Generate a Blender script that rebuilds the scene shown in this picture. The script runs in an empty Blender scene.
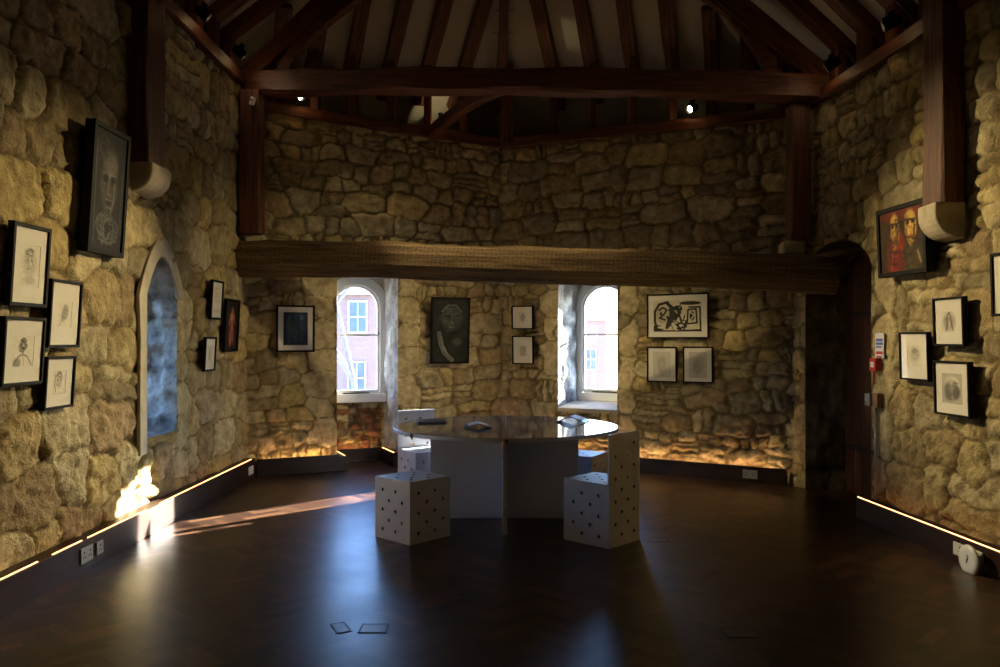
import bpy, bmesh, math, random
import numpy as np
from mathutils import Vector, Matrix
random.seed(7)
SC = bpy.context.scene
COL = SC.collection
F = 800.0; HY = 340.0; CZ = 1.5      # focal length in pixels, horizon row, eye height

# ------------------------------------------------------------------ helpers
def tag(o, label=None, cat=None, group=None, kind=None):
    if label: o['label'] = label
    if cat: o['category'] = cat
    if group: o['group'] = group
    if kind: o['kind'] = kind
    return o

def empty(name, loc=(0, 0, 0), rz=0.0, mat=None):
    o = bpy.data.objects.new(name, None); COL.objects.link(o)
    if mat is not None: o.matrix_world = mat
    else:
        o.location = loc; o.rotation_euler = (0, 0, rz)
    o.empty_display_size = 0.1
    return o

def link(name, me, mat=None, parent=None):
    o = bpy.data.objects.new(name, me); COL.objects.link(o)
    if mat is not None:
        for m in (mat if isinstance(mat, (list, tuple)) else [mat]): me.materials.append(m)
    if parent is not None: o.parent = parent
    return o

class MB:
    """collects shapes for ONE mesh"""
    def __init__(self): self.v = []; self.f = []; self.mi = []; self.sm = []
    def add(self, vs, fs, mi=0, sm=False):
        b = len(self.v); self.v += [tuple(p) for p in vs]
        for f in fs: self.f.append(tuple(b + i for i in f)); self.mi.append(mi); self.sm.append(sm)
        return self
    def box(self, c, s, mi=0, M=None, bev=0.0):
        bm = bmesh.new(); bmesh.ops.create_cube(bm, size=1.0)
        for v in bm.verts: v.co = Vector((v.co.x * s[0], v.co.y * s[1], v.co.z * s[2]))
        if bev > 0: bmesh.ops.bevel(bm, geom=bm.edges[:], offset=bev, segments=2, profile=.7, affect='EDGES')
        for v in bm.verts:
            v.co = v.co + Vector(c)
            if M is not None: v.co = M @ v.co
        bm.verts.ensure_lookup_table(); bm.verts.index_update()
        self.add([v.co[:] for v in bm.verts], [[v.index for v in f.verts] for f in bm.faces], mi)
        bm.free(); return self
    def tube(self, pts, r, n=10, mi=0, cap=True):
        pts = [Vector(p) for p in pts]; rings = []
        rs = r if isinstance(r, (list, tuple)) else [r] * len(pts)
        for i, p in enumerate(pts):
            d = (pts[min(i + 1, len(pts) - 1)] - pts[max(i - 1, 0)])
            d = d.normalized() if d.length > 1e-9 else Vector((0, 0, 1))
            a = Vector((0, 0, 1)) if abs(d.z) < .9 else Vector((1, 0, 0))
            u = d.cross(a).normalized(); w = d.cross(u)
            rings.append([p + (u * math.cos(2 * math.pi * k / n) + w * math.sin(2 * math.pi * k / n)) * rs[i] for k in range(n)])
        vs = [q for r_ in rings for q in r_]; fs = []
        for i in range(len(pts) - 1):
            for k in range(n): fs.append((i * n + k, i * n + (k + 1) % n, (i + 1) * n + (k + 1) % n, (i + 1) * n + k))
        if cap: fs.append(tuple(range(n))[::-1]); fs.append(tuple((len(pts) - 1) * n + k for k in range(n)))
        return self.add(vs, fs, mi, True)
    def lathe(self, prof, n=32, mi=0, M=None):
        vs = []; fs = []
        for (r, z) in prof:
            for k in range(n):
                p = Vector((r * math.cos(2 * math.pi * k / n), r * math.sin(2 * math.pi * k / n), z)); vs.append(M @ p if M else p)
        for i in range(len(prof) - 1):
            for k in range(n): fs.append((i * n + k, i * n + (k + 1) % n, (i + 1) * n + (k + 1) % n, (i + 1) * n + k))
        fs.append(tuple(range(n))[::-1]); fs.append(tuple((len(prof) - 1) * n + k for k in range(n)))
        return self.add(vs, fs, mi, True)
    def ring(self, outer, inner, y0, y1, mi=0, closed=False):
        """band between two matching polylines in XZ, extruded from y0 to y1"""
        n = len(outer); vs = []
        for y in (y0, y1):
            for p in outer: vs.append((p[0], y, p[1]))
            for p in inner: vs.append((p[0], y, p[1]))
        fs = []; m = n if closed else n - 1
        for i in range(m):
            j = (i + 1) % n
            fs.append((i, j, n + j, n + i)); fs.append((2 * n + i, 3 * n + i, 3 * n + j, 2 * n + j))
            fs.append((i, 2 * n + i, 2 * n + j, j)); fs.append((n + i, n + j, 3 * n + j, 3 * n + i))
        if not closed:
            fs.append((0, n, 3 * n, 2 * n)); fs.append((n - 1, 3 * n - 1, 4 * n - 1, 2 * n - 1))
        return self.add(vs, fs, mi)
    def build(self, name, mat, parent=None, bevel=0.0, smooth_all=False):
        me = bpy.data.meshes.new(name); me.from_pydata(self.v, [], self.f)
        me.polygons.foreach_set('material_index', self.mi)
        me.polygons.foreach_set('use_smooth', [True] * len(self.f) if smooth_all else self.sm)
        me.validate(); me.update()
        bm = bmesh.new(); bm.from_mesh(me); bmesh.ops.recalc_face_normals(bm, faces=bm.faces[:]); bm.to_mesh(me); bm.free()
        o = link(name, me, mat, parent)
        if bevel > 0:
            b = o.modifiers.new('Bevel', 'BEVEL'); b.width = bevel; b.segments = 2; b.limit_method = 'ANGLE'
        return o

# ------------------------------------------------------------------ numpy noise
def vnoise(x, y, seed=0):
    xi = np.floor(x).astype(np.int64); yi = np.floor(y).astype(np.int64)
    fx = x - xi; fy = y - yi; fx = fx * fx * (3 - 2 * fx); fy = fy * fy * (3 - 2 * fy)
    def h(a, b):
        n = (a * 374761393 + b * 668265263 + seed * 1442695041) & 0x7fffffff
        n = ((n ^ (n >> 13)) * 1274126177) & 0x7fffffff
        n = n ^ (n >> 16)
        return (n & 0xffff) / 65535.0
    return (h(xi, yi) * (1 - fx) + h(xi + 1, yi) * fx) * (1 - fy) + (h(xi, yi + 1) * (1 - fx) + h(xi + 1, yi + 1) * fx) * fy
def fbm(x, y, seed=0, oct=4):
    s = np.zeros_like(x, dtype=float); a = .5
    for k in range(oct): s += a * (vnoise(x * 2 ** k, y * 2 ** k, seed + k * 17) - .5); a *= .55
    return s

# ------------------------------------------------------------------ materials
def newmat(name):
    m = bpy.data.materials.new(name); m.use_nodes = True
    nt = m.node_tree; nt.nodes.clear()
    out = nt.nodes.new('ShaderNodeOutputMaterial'); return m, nt, out
def N(nt, t, **kw):
    n = nt.nodes.new(t)
    for k, v in kw.items():
        if k in n.inputs: n.inputs[k].default_value = v
        else: setattr(n, k, v)
    return n
def principled(nt, out, col=(.5, .5, .5), rough=.6, metal=0.0, spec=.5):
    p = nt.nodes.new('ShaderNodeBsdfPrincipled')
    p.inputs['Base Color'].default_value = (*col, 1); p.inputs['Roughness'].default_value = rough
    p.inputs['Metallic'].default_value = metal; p.inputs['Specular IOR Level'].default_value = spec
    nt.links.new(p.outputs[0], out.inputs[0]); return p
def simple(name, col, rough=.6, metal=0.0, spec=.5, var=.12, scale=12.0, bump=0.0):
    m, nt, out = newmat(name); p = principled(nt, out, col, rough, metal, spec)
    tc = N(nt, 'ShaderNodeTexCoord'); no = N(nt, 'ShaderNodeTexNoise', Scale=scale, Detail=4.0)
    nt.links.new(tc.outputs['Object'], no.inputs['Vector'])
    rp = nt.nodes.new('ShaderNodeValToRGB')
    rp.color_ramp.elements[0].position = .3; rp.color_ramp.elements[1].position = .7
    rp.color_ramp.elements[0].color = (*[c * (1 - var) for c in col], 1); rp.color_ramp.elements[1].color = (*[min(1, c * (1 + var)) for c in col], 1)
    nt.links.new(no.outputs['Fac'], rp.inputs[0]); nt.links.new(rp.outputs[0], p.inputs['Base Color'])
    if bump:
        b = N(nt, 'ShaderNodeBump', Strength=bump, Distance=.01)
        nt.links.new(no.outputs['Fac'], b.inputs['Height']); nt.links.new(b.outputs[0], p.inputs['Normal'])
    return m
def stone_mat(name):
    m, nt, out = newmat(name); p = principled(nt, out, (.4, .33, .2), .92, 0, .2)
    at = N(nt, 'ShaderNodeAttribute', attribute_name='stone')
    tc = N(nt, 'ShaderNodeTexCoord')
    n1 = N(nt, 'ShaderNodeTexNoise', Scale=9.0, Detail=6.0, Roughness=.65); nt.links.new(tc.outputs['Object'], n1.inputs['Vector'])
    n2 = N(nt, 'ShaderNodeTexNoise', Scale=55.0, Detail=5.0, Roughness=.7); nt.links.new(tc.outputs['Object'], n2.inputs['Vector'])
    rp = nt.nodes.new('ShaderNodeValToRGB'); e = rp.color_ramp.elements
    e[0].position = .32; e[0].color = (.62, .57, .51, 1); e[1].position = .64; e[1].color = (1.2, 1.19, 1.13, 1)
    nt.links.new(n1.outputs['Fac'], rp.inputs[0])
    mx = N(nt, 'ShaderNodeMix', data_type='RGBA', blend_type='MULTIPLY'); mx.inputs[0].default_value = 1
    nt.links.new(at.outputs['Color'], mx.inputs[6]); nt.links.new(rp.outputs[0], mx.inputs[7])
    nt.links.new(mx.outputs[2], p.inputs['Base Color'])
    b = N(nt, 'ShaderNodeBump', Strength=.8, Distance=.014); nt.links.new(n2.outputs['Fac'], b.inputs['Height'])
    b2 = N(nt, 'ShaderNodeBump', Strength=.8, Distance=.045); nt.links.new(n1.outputs['Fac'], b2.inputs['Height'])
    nt.links.new(b.outputs[0], b2.inputs['Normal']); nt.links.new(b2.outputs[0], p.inputs['Normal'])
    return m
def wood_mat(name, c0, c1, rough=.6, sc=(1.2, 16, 16), bump=.5, dots=False, spec=.35):
    m, nt, out = newmat(name); p = principled(nt, out, c0, rough, 0, spec)
    tc = N(nt, 'ShaderNodeTexCoord'); mp = N(nt, 'ShaderNodeMapping'); mp.inputs['Scale'].default_value = sc
    nt.links.new(tc.outputs['Object'], mp.inputs['Vector'])
    no = N(nt, 'ShaderNodeTexNoise', Scale=1.6, Detail=6.0, Roughness=.62, Distortion=.6); nt.links.new(mp.outputs[0], no.inputs['Vector'])
    rp = nt.nodes.new('ShaderNodeValToRGB'); e = rp.color_ramp.elements
    e[0].position = .34; e[0].color = (*c0, 1); e[1].position = .66; e[1].color = (*c1, 1)
    nt.links.new(no.outputs['Fac'], rp.inputs[0])
    last = rp.outputs[0]; hgt = no.outputs['Fac']
    if dots:   # rows of old nail and lath key marks along the face
        vo = N(nt, 'ShaderNodeTexVoronoi', Scale=1.0, Randomness=.45); mp2 = N(nt, 'ShaderNodeMapping'); mp2.inputs['Scale'].default_value = (23, 1, 25)
        nt.links.new(tc.outputs['Object'], mp2.inputs['Vector'])
        sx = N(nt, 'ShaderNodeSeparateXYZ'); cb = N(nt, 'ShaderNodeCombineXYZ')
        nt.links.new(mp2.outputs[0], sx.inputs[0]); nt.links.new(sx.outputs[0], cb.inputs[0]); nt.links.new(sx.outputs[2], cb.inputs[1])
        vo.voronoi_dimensions = '2D'
        nt.links.new(cb.outputs[0], vo.inputs['Vector'])
        st = N(nt, 'ShaderNodeMapRange'); st.inputs['From Min'].default_value = .2; st.inputs['From Max'].default_value = .36
        st.inputs['To Min'].default_value = .6; st.inputs['To Max'].default_value = 1
        nt.links.new(vo.outputs['Distance'], st.inputs['Value'])
        sz = N(nt, 'ShaderNodeSeparateXYZ'); nt.links.new(tc.outputs['Object'], sz.inputs[0])
        gz = N(nt, 'ShaderNodeMapRange'); gz.inputs['From Min'].default_value = -.06; gz.inputs['From Max'].default_value = -.03
        nt.links.new(sz.outputs[2], gz.inputs['Value'])
        mm = N(nt, 'ShaderNodeMix', data_type='FLOAT'); mm.inputs[2].default_value = 1.0
        nt.links.new(gz.outputs[0], mm.inputs[0]); nt.links.new(st.outputs[0], mm.inputs[3])
        mx = N(nt, 'ShaderNodeMix', data_type='RGBA', blend_type='MULTIPLY'); mx.inputs[0].default_value = 1
        nt.links.new(last, mx.inputs[6]); nt.links.new(mm.outputs[0], mx.inputs[7]); last = mx.outputs[2]
    nt.links.new(last, p.inputs['Base Color'])
    b = N(nt, 'ShaderNodeBump', Strength=bump, Distance=.012); nt.links.new(hgt, b.inputs['Height']); nt.links.new(b.outputs[0], p.inputs['Normal'])
    return m
def emit(name, col, s):
    m, nt, out = newmat(name); e = N(nt, 'ShaderNodeEmission', Strength=s); e.inputs[0].default_value = (*col, 1)
    nt.links.new(e.outputs[0], out.inputs[0]); return m
def attr_mat(name, rough=.7, spec=.3, attr='paint', bump=0.0):
    m, nt, out = newmat(name); p = principled(nt, out, (.5, .5, .5), rough, 0, spec)
    at = N(nt, 'ShaderNodeAttribute', attribute_name=attr)
    no = N(nt, 'ShaderNodeTexNoise', Scale=60.0, Detail=3.0); tc = N(nt, 'ShaderNodeTexCoord'); nt.links.new(tc.outputs['Object'], no.inputs['Vector'])
    mr = N(nt, 'ShaderNodeMapRange'); mr.inputs['To Min'].default_value = .88; mr.inputs['To Max'].default_value = 1.1
    nt.links.new(no.outputs['Fac'], mr.inputs['Value'])
    mx = N(nt, 'ShaderNodeMix', data_type='RGBA', blend_type='MULTIPLY'); mx.inputs[0].default_value = 1
    nt.links.new(at.outputs['Color'], mx.inputs[6]); nt.links.new(mr.outputs[0], mx.inputs[7]); nt.links.new(mx.outputs[2], p.inputs['Base Color'])
    if bump:
        b = N(nt, 'ShaderNodeBump', Strength=bump, Distance=.004); nt.links.new(no.outputs['Fac'], b.inputs['Height']); nt.links.new(b.outputs[0], p.inputs['Normal'])
    return m
def glass_mat(name, refl=.06):
    m, nt, out = newmat(name); t = N(nt, 'ShaderNodeBsdfTransparent'); g = N(nt, 'ShaderNodeBsdfGlossy', Roughness=.02)
    lw = N(nt, 'ShaderNodeLayerWeight'); pw = N(nt, 'ShaderNodeMath', operation='POWER'); pw.inputs[1].default_value = 4.5
    fr = N(nt, 'ShaderNodeMath', operation='MULTIPLY_ADD'); fr.inputs[1].default_value = .85; fr.inputs[2].default_value = .04
    nt.links.new(lw.outputs['Facing'], pw.inputs[0]); nt.links.new(pw.outputs[0], fr.inputs[0]); mx = N(nt, 'ShaderNodeMixShader')
    nt.links.new(fr.outputs[0], mx.inputs[0]); nt.links.new(t.outputs[0], mx.inputs[1]); nt.links.new(g.outputs[0], mx.inputs[2]); nt.links.new(mx.outputs[0], out.inputs[0])
    return m

M = {}
M['stone'] = stone_mat('stone_rubble')
M['oak'] = wood_mat('dark_oak', (.045, .014, .006), (.15, .052, .022), .55)
M['beam'] = wood_mat('old_beam_oak', (.055, .033, .015), (.19, .125, .06), .75, (.9, 14, 14), .7, dots=True)
M['board'] = wood_mat('skirting_wood', (.014, .0055, .003), (.034, .013, .007), .42, (1.5, 20, 20), .15)
M['door'] = wood_mat('door_wood', (.06, .02, .009), (.15, .055, .025), .5, (16, 16, 1.2), .4)
M['plaster'] = simple('ceiling_plaster', (.40, .37, .32), .9, var=.08, scale=3.0, bump=.15)
M['white'] = simple('white_paint', (.78, .78, .76), .4, var=.03)
M['ply'] = simple('white_ply', (.60, .63, .70), .45, var=.04, scale=20, spec=.4)
M['top'] = simple('gloss_laminate', (.16, .165, .19), .06, var=.02, spec=1.0)
M['black'] = simple('black_frame', (.006, .0055, .005), .55, spec=.12, var=.2)
M['mount'] = simple('mount_board', (.72, .69, .62), .8, var=.02)
M['metal'] = simple('grey_metal', (.35, .35, .36), .35, .8, var=.1)
M['darkmetal'] = simple('dark_metal', (.05, .045, .04), .45, .6, var=.1)
M['plastic'] = simple('white_plastic', (.72, .73, .76), .35, var=.02)
M['bluegrey'] = simple('blue_plastic', (.10, .14, .62), .35, var=.02)
M['grey'] = simple('grey_plastic', (.25, .26, .28), .45, var=.05)
M['red'] = simple('red_plastic', (.55, .015, .015), .35, var=.05)
M['brown'] = simple('brown_box', (.22, .12, .06), .5, var=.1)
M['paint'] = attr_mat('artwork', .65)
M['oil'] = attr_mat('oil_paint', .6, .15, bump=.4)
M['glass'] = glass_mat('pane_glass')
M['navy'] = simple('navy_cover', (.012, .016, .04), .4, var=.1)
M['paper'] = simple('paper', (.75, .75, .76), .6, var=.02)
M['led'] = emit('led_warm', (1, .42, .14), 9.0)
M['led_deep'] = emit('led_warm_deep', (1, .56, .25), 50.0)
M['lamp'] = emit('lamp_face', (1, .86, .62), 60.0)
M['asphalt'] = simple('ground_outside', (.32, .31, .29), .9, var=.15, scale=1)
M['bark'] = simple('bark', (.22, .2, .19), .9, var=.2, scale=5)
M['slate'] = simple('roof_slate', (.22, .23, .26), .8, var=.15, scale=3)
M['window_dark'] = simple('outside_pane', (.12, .15, .18), .3, var=.2, scale=2)

# ------------------------------------------------------------------ plan of the room
LX = -2.8
def RXf(y): return 3.53 - .06 * y
A = Vector((0, 10.1))                     # far corner
BL = Vector((-2.8, 8.82)); BR = Vector((3.033, 8.28))
YR = -1.6
WL = (Vector((LX, YR)), BL)               # all walls listed with the room on their right-hand side
WBL = (BL, A)
WBR = (A, BR)
WR = (BR, Vector((RXf(YR), YR)))
WREAR = (Vector((RXf(YR), YR)), Vector((LX, YR)))
def frame_of(w):
    d = (w[1] - w[0]).normalized(); n = Vector((d.y, -d.x))     # n points into the room
    return w[0], d, n
def hit(w, px, off=0.0):
    """point of wall line (moved off into the room) on the sight line of column px -> (x, y, u)"""
    p, d, n = frame_of(w); p = p + n * off; k = (px - 500) / F
    # p.x + t d.x = k (p.y + t d.y)
    t = (k * p.y - p.x) / (d.x - k * d.y)
    q = p + d * t; return q.x, q.y, t
def zat(y, py): return CZ + (HY - py) * y / F

# ------------------------------------------------------------------ rubble walls
PAL = np.array([[.46, .40, .25], [.42, .36, .215], [.38, .34, .245], [.49, .44, .31], [.36, .295, .185], [.41, .37, .275], [.32, .27, .185], [.45, .375, .20], [.38, .30, .20]])
def stone_seeds(L, H, hmin, hmax, rng, small=.25, smallz=None):
    S = []
    z = -.1
    while z < H + .2:
        h = rng.uniform(hmin, hmax); u = -.2 - rng.uniform(0, .3)
        while u < L + .3:
            w = h * rng.uniform(.75, 2.3); hh = h * rng.uniform(.85, 1.1)
            r = rng.random(); sp = small if smallz is None else smallz(u, z, small)
            cu, cz = u + w / 2, z + h / 2 + rng.uniform(-.26, .26) * h
            if r < sp:
                k = 2 if rng.random() < .6 else 3
                if rng.random() < .6:
                    for i in range(k): S.append((cu, z + h * (i + .5) / k, w / 2, h / k / 2))
                else:
                    for i in range(k): S.append((u + w * (i + .5) / k, cz, w / k / 2, hh / 2))
            else: S.append((cu, cz, w / 2, hh / 2))
            u += w
        z += h
    return np.array(S)

def arch_poly(u0, u1, z0, zs, rise, kind, floor=False, n=24):
    uc = (u0 + u1) / 2; w = (u1 - u0) / 2; P = []
    for z in np.linspace(z0, zs, 30): P.append((u0, z))
    if kind == 'rect':
        for u in np.linspace(u0, u1, 20)[1:-1]: P.append((u, zs))
    elif kind == 'round':
        for a in np.linspace(math.pi, 0, n)[1:-1]: P.append((uc + w * math.cos(a), zs + rise * math.sin(a)))
    else:       # pointed
        for t in np.linspace(0, 1, n // 2 + 1)[1:]: P.append((u0 + w * t, zs + rise * math.sin(t * math.pi / 2) ** .9))
        for t in np.linspace(1, 0, n // 2 + 1)[1:-1]: P.append((u1 - w * t, zs + rise * math.sin(t * math.pi / 2) ** .9))
    for z in np.linspace(zs, z0, 30): P.append((u1, z))
    if not floor:
        for u in np.linspace(u1, u0, 20)[1:]: P.append((u, z0))
    return P

def inside_poly(u, z, P):
    P = np.array(P); ins = np.zeros(u.shape, bool); n = len(P); j = n - 1
    for i in range(n):
        xi, yi = P[i]; xj, yj = P[j]
        c = ((yi > z) != (yj > z))
        with np.errstate(divide='ignore', invalid='ignore'):
            xx = (xj - xi) * (z - yi) / (yj - yi + 1e-12) + xi
        ins ^= c & (u < xx); j = i
    return ins

def rubble_wall(name, w, H0, H1, openings=(), quoins=(), hs=(.11, .25), seed=1, fine=(0, 99), step=.017, depth=.034, thick=.62, small=.25, ext=.04, smallz=None, redbrick=None, eave=1.2, tone=(1, 1, 1)):
    rng = np.random.default_rng(seed); pr = random.Random(seed)
    p, d, n = frame_of(w); L = (w[1] - w[0]).length; H = max(H0, H1)
    us = []; u = -ext
    while u < L + ext: us.append(u); u += step if fine[0] <= u <= fine[1] else .12
    us.append(L + ext); us = np.array(us)
    nz = int(H / step); 
    U, Zr = np.meshgrid(us, np.linspace(0, 1, nz + 1), indexing='ij')
    Ht = H0 + (H1 - H0) * np.clip(U / L, 0, 1); Z = Zr * Ht
    S = stone_seeds(L, H, hs[0], hs[1], pr, small, smallz)
    # quoin blocks replace the seeds they cover
    Q = []
    for (q0, q1, z0, z1, hq) in quoins:
        S = S[~((S[:, 0] > q0 - .02) & (S[:, 0] < q1 + .02) & (S[:, 1] > z0) & (S[:, 1] < z1))]
        z = z0; k = 0
        while z < z1 - .02:
            h = min(pr.uniform(.8, 1.25) * hq, z1 - z)
            Q.append(((q0 + q1) / 2, z + h / 2, (q1 - q0) / 2, h / 2)); z += h; k += 1
    nq = len(S)
    if Q: S = np.vstack([S, np.array(Q)])
    wu = U + .075 * fbm(U * 4.2, Z * 4.2, seed + 3, 4) * 2; wz = Z + .060 * fbm(U * 4.2, Z * 4.2, seed + 9, 4) * 2 + .10 * fbm(U * .9, Z * .9, seed + 13, 2) * 2
    fu, fz = wu.ravel(), wz.ravel(); n1 = np.full(fu.shape, 9e9); n2 = n1.copy(); ids = np.zeros(fu.shape, int)
    order = np.argsort(fu); 
    CH = 4000
    for s in range(0, len(order), CH):
        ix = order[s:s + CH]; a, b = fu[ix].min() - .6, fu[ix].max() + .6
        cs = np.where((S[:, 0] > a) & (S[:, 0] < b))[0]; T = S[cs]
        du = np.abs(fu[ix][:, None] - T[:, 0]); dz = np.abs(fz[ix][:, None] - T[:, 1])
        qa = (du / T[:, 2]) ** 2; qb = (dz / T[:, 3]) ** 2
        D = (qa ** 1.35 + qb ** 1.35) ** (1 / 2.7)
        D = (D - 1) * np.minimum(T[:, 2], T[:, 3])        # metres from the block's own outline
        o = np.argpartition(D, 1, axis=1)[:, :2]; r = np.arange(len(ix))
        d0 = D[r, o[:, 0]]; d1 = D[r, o[:, 1]]; sw = d0 > d1
        i0 = np.where(sw, o[:, 1], o[:, 0]); n1[ix] = np.minimum(d0, d1); n2[ix] = np.maximum(d0, d1); ids[ix] = cs[i0]
    e = (n2 - n1).reshape(U.shape); ids = ids.reshape(U.shape); isq = ids >= nq
    nois = fbm(U * 11, Z * 11, seed + 30, 5); big = fbm(U * 1.6, Z * 1.6, seed + 40, 3)
    m0 = .008 + .018 * (fbm(U * 3, Z * 3, seed + 77, 2) + .5); m0 = np.where(isq, .004, m0)
    t = np.clip((e - m0) / (.030), 0, 1); prof = .8 * t * (2 - t) + .2 * np.clip((e - m0) / .09, 0, 1)
    sr = rng.random(len(S) + 1)[ids]; off = (sr - .5) * np.where(isq, .006, .022)
    tilt_u = (rng.random(len(S) + 1)[ids] - .5); tilt_z = (rng.random(len(S) + 1)[ids] - .5)
    tl = np.where(isq, 0.02, .16) * ((U - S[ids, 0]) * tilt_u + (Z - S[ids, 1]) * tilt_z)
    dep = np.where(isq, .35 * depth, depth)
    h = dep * (prof - .6) + prof * (off + tl) + nois * np.where(isq, .013, .038) * (1 + 1.3 * np.clip((1.25 - Z) / .5, 0, 1)) + big * .05
    h = h - .012
    # colour of each stone and of the lime mortar between
    pc = PAL[(rng.random(len(S) + 1) * len(PAL)).astype(int)][ids]
    pc = pc * (.76 + .38 * rng.random(len(S) + 1)[ids])[..., None]
    pc = np.where(isq[..., None], np.array([.52, .46, .32]) * (.88 + .2 * rng.random(len(S) + 1)[ids])[..., None], pc)
    if redbrick:
        rb = (U > redbrick[0]) & (U < redbrick[1]) & (Z < redbrick[2]) & (sr > .45)
        pc = np.where(rb[..., None], np.array([.26, .125, .075]), pc)
    mort = np.array([.19, .15, .085]); mk = np.clip((e - m0 * .6) / .012, 0, 1)[..., None]
    col = mort * (1 - mk) + pc * mk
    col = col * (1 + .5 * fbm(U * 30, Z * 30, seed + 51, 3))[..., None] * (1 + .45 * big)[..., None] * np.array(tone) * np.array([1.0, .96, .86])
    # openings
    keep_del = np.zeros(U.shape, bool)
    for op in openings:
        P = op['poly']; ins = inside_poly(U, Z, P); keep_del |= ins
    fi = []; nu, nzv = U.shape
    insf = keep_del[:-1, :-1] & keep_del[1:, :-1] & keep_del[1:, 1:] & keep_del[:-1, 1:]
    touched = np.zeros(U.shape, bool)
    for a in (0, 1):
        for b in (0, 1): touched[a:nu - 1 + a, b:nzv - 1 + b] |= ~insf
    snap = keep_del & touched
    si = np.argwhere(snap)
    if len(si):
        allP = []
        for op in openings:
            P = np.array(op['poly']);
            seg = [P[i] + (P[i + 1] - P[i]) * t for i in range(len(P) - 1) for t in (0, .25, .5, .75)]
            allP += seg
        allP = np.array(allP)
        for (i, j) in si:
            k = np.argmin((allP[:, 0] - U[i, j]) ** 2 + (allP[:, 1] - Z[i, j]) ** 2)
            U[i, j], Z[i, j] = allP[k]; h[i, j] = -.004
    X = p.x + d.x * U + n.x * h; Y = p.y + d.y * U + n.y * h
    V = np.stack([X, Y, Z], -1).reshape(-1, 3); I = np.arange(nu * nzv).reshape(nu, nzv)
    q = np.stack([I[:-1, :-1], I[1:, :-1], I[1:, 1:], I[:-1, 1:]], -1)[~insf]
    verts = V.tolist(); faces = q.tolist(); cols = col.reshape(-1, 3).tolist()
    def W(u, z, off): return (p.x + d.x * u + n.x * off, p.y + d.y * u + n.y * off, z)
    # reveals of the openings, rough stone too
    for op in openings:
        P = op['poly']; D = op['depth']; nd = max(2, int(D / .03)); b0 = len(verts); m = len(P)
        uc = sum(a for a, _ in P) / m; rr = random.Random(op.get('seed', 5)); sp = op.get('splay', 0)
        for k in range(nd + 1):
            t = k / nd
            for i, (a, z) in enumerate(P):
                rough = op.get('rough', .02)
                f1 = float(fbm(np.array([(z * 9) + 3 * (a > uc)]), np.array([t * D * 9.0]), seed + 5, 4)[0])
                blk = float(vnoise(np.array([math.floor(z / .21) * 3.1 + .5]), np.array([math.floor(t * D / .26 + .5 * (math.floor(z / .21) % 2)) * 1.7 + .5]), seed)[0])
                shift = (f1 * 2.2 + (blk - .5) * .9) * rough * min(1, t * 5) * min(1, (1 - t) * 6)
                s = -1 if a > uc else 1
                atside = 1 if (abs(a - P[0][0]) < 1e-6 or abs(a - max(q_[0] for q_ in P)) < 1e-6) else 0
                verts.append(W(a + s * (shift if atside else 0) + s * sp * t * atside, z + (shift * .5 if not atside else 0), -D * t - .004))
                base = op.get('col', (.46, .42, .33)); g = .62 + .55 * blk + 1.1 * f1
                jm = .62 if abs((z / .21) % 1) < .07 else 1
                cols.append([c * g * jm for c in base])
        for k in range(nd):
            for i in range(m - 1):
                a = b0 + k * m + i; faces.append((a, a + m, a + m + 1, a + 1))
    # outer skin, wall head and ends
    ul = sorted({-ext, L + ext} | {op['poly'][0][0] for op in openings} | {max(q_[0] for q_ in op['poly']) for op in openings})
    zl = sorted({0.0} | {min(q_[1] for q_ in op['poly']) for op in openings} | {max(q_[1] for q_ in op['poly']) for op in openings}) + [None]
    for i in range(len(ul) - 1):
        for j in range(len(zl) - 1):
            a, b = ul[i], ul[i + 1]; z0 = zl[j]; z1 = zl[j + 1]
            cu = (a + b) / 2; cz = z0 + .01 if z1 is None else (z0 + z1) / 2
            if any(op['poly'][0][0] < cu < max(q_[0] for q_ in op['poly']) and min(q_[1] for q_ in op['poly']) < cz < max(q_[1] for q_ in op['poly']) for op in openings): continue
            ha = H0 + (H1 - H0) * a / L if z1 is None else z1; hb = H0 + (H1 - H0) * b / L if z1 is None else z1
            k = len(verts); verts += [W(a, z0, -thick), W(b, z0, -thick), W(b, hb, -thick), W(a, ha, -thick)]
            faces.append((k, k + 3, k + 2, k + 1)); cols += [[.4, .35, .25]] * 4
    for (a, b, o0, o1) in ((-ext, L + ext, .0, -eave),):
        k = len(verts); ha = H0 - .002; hb = H1 - .002
        verts += [W(a, ha, o0 - .02), W(b, hb, o0 - .02), W(b, hb, o1), W(a, ha, o1)]
        faces.append((k, k + 1, k + 2, k + 3)); cols += [[.3, .26, .18]] * 4
    me = bpy.data.meshes.new(name); me.from_pydata(verts, [], faces)
    ca = me.color_attributes.new('stone', 'FLOAT_COLOR', 'POINT')
    arr = np.ones((len(verts), 4), np.float32); arr[:, :3] = np.clip(np.array(cols), .01, 1); ca.data.foreach_set('color', arr.ravel())
    me.polygons.foreach_set('use_smooth', [True] * len(faces)); me.update()
    o = link(name, me, M['stone']); tag(o, kind='structure'); return o

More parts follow.
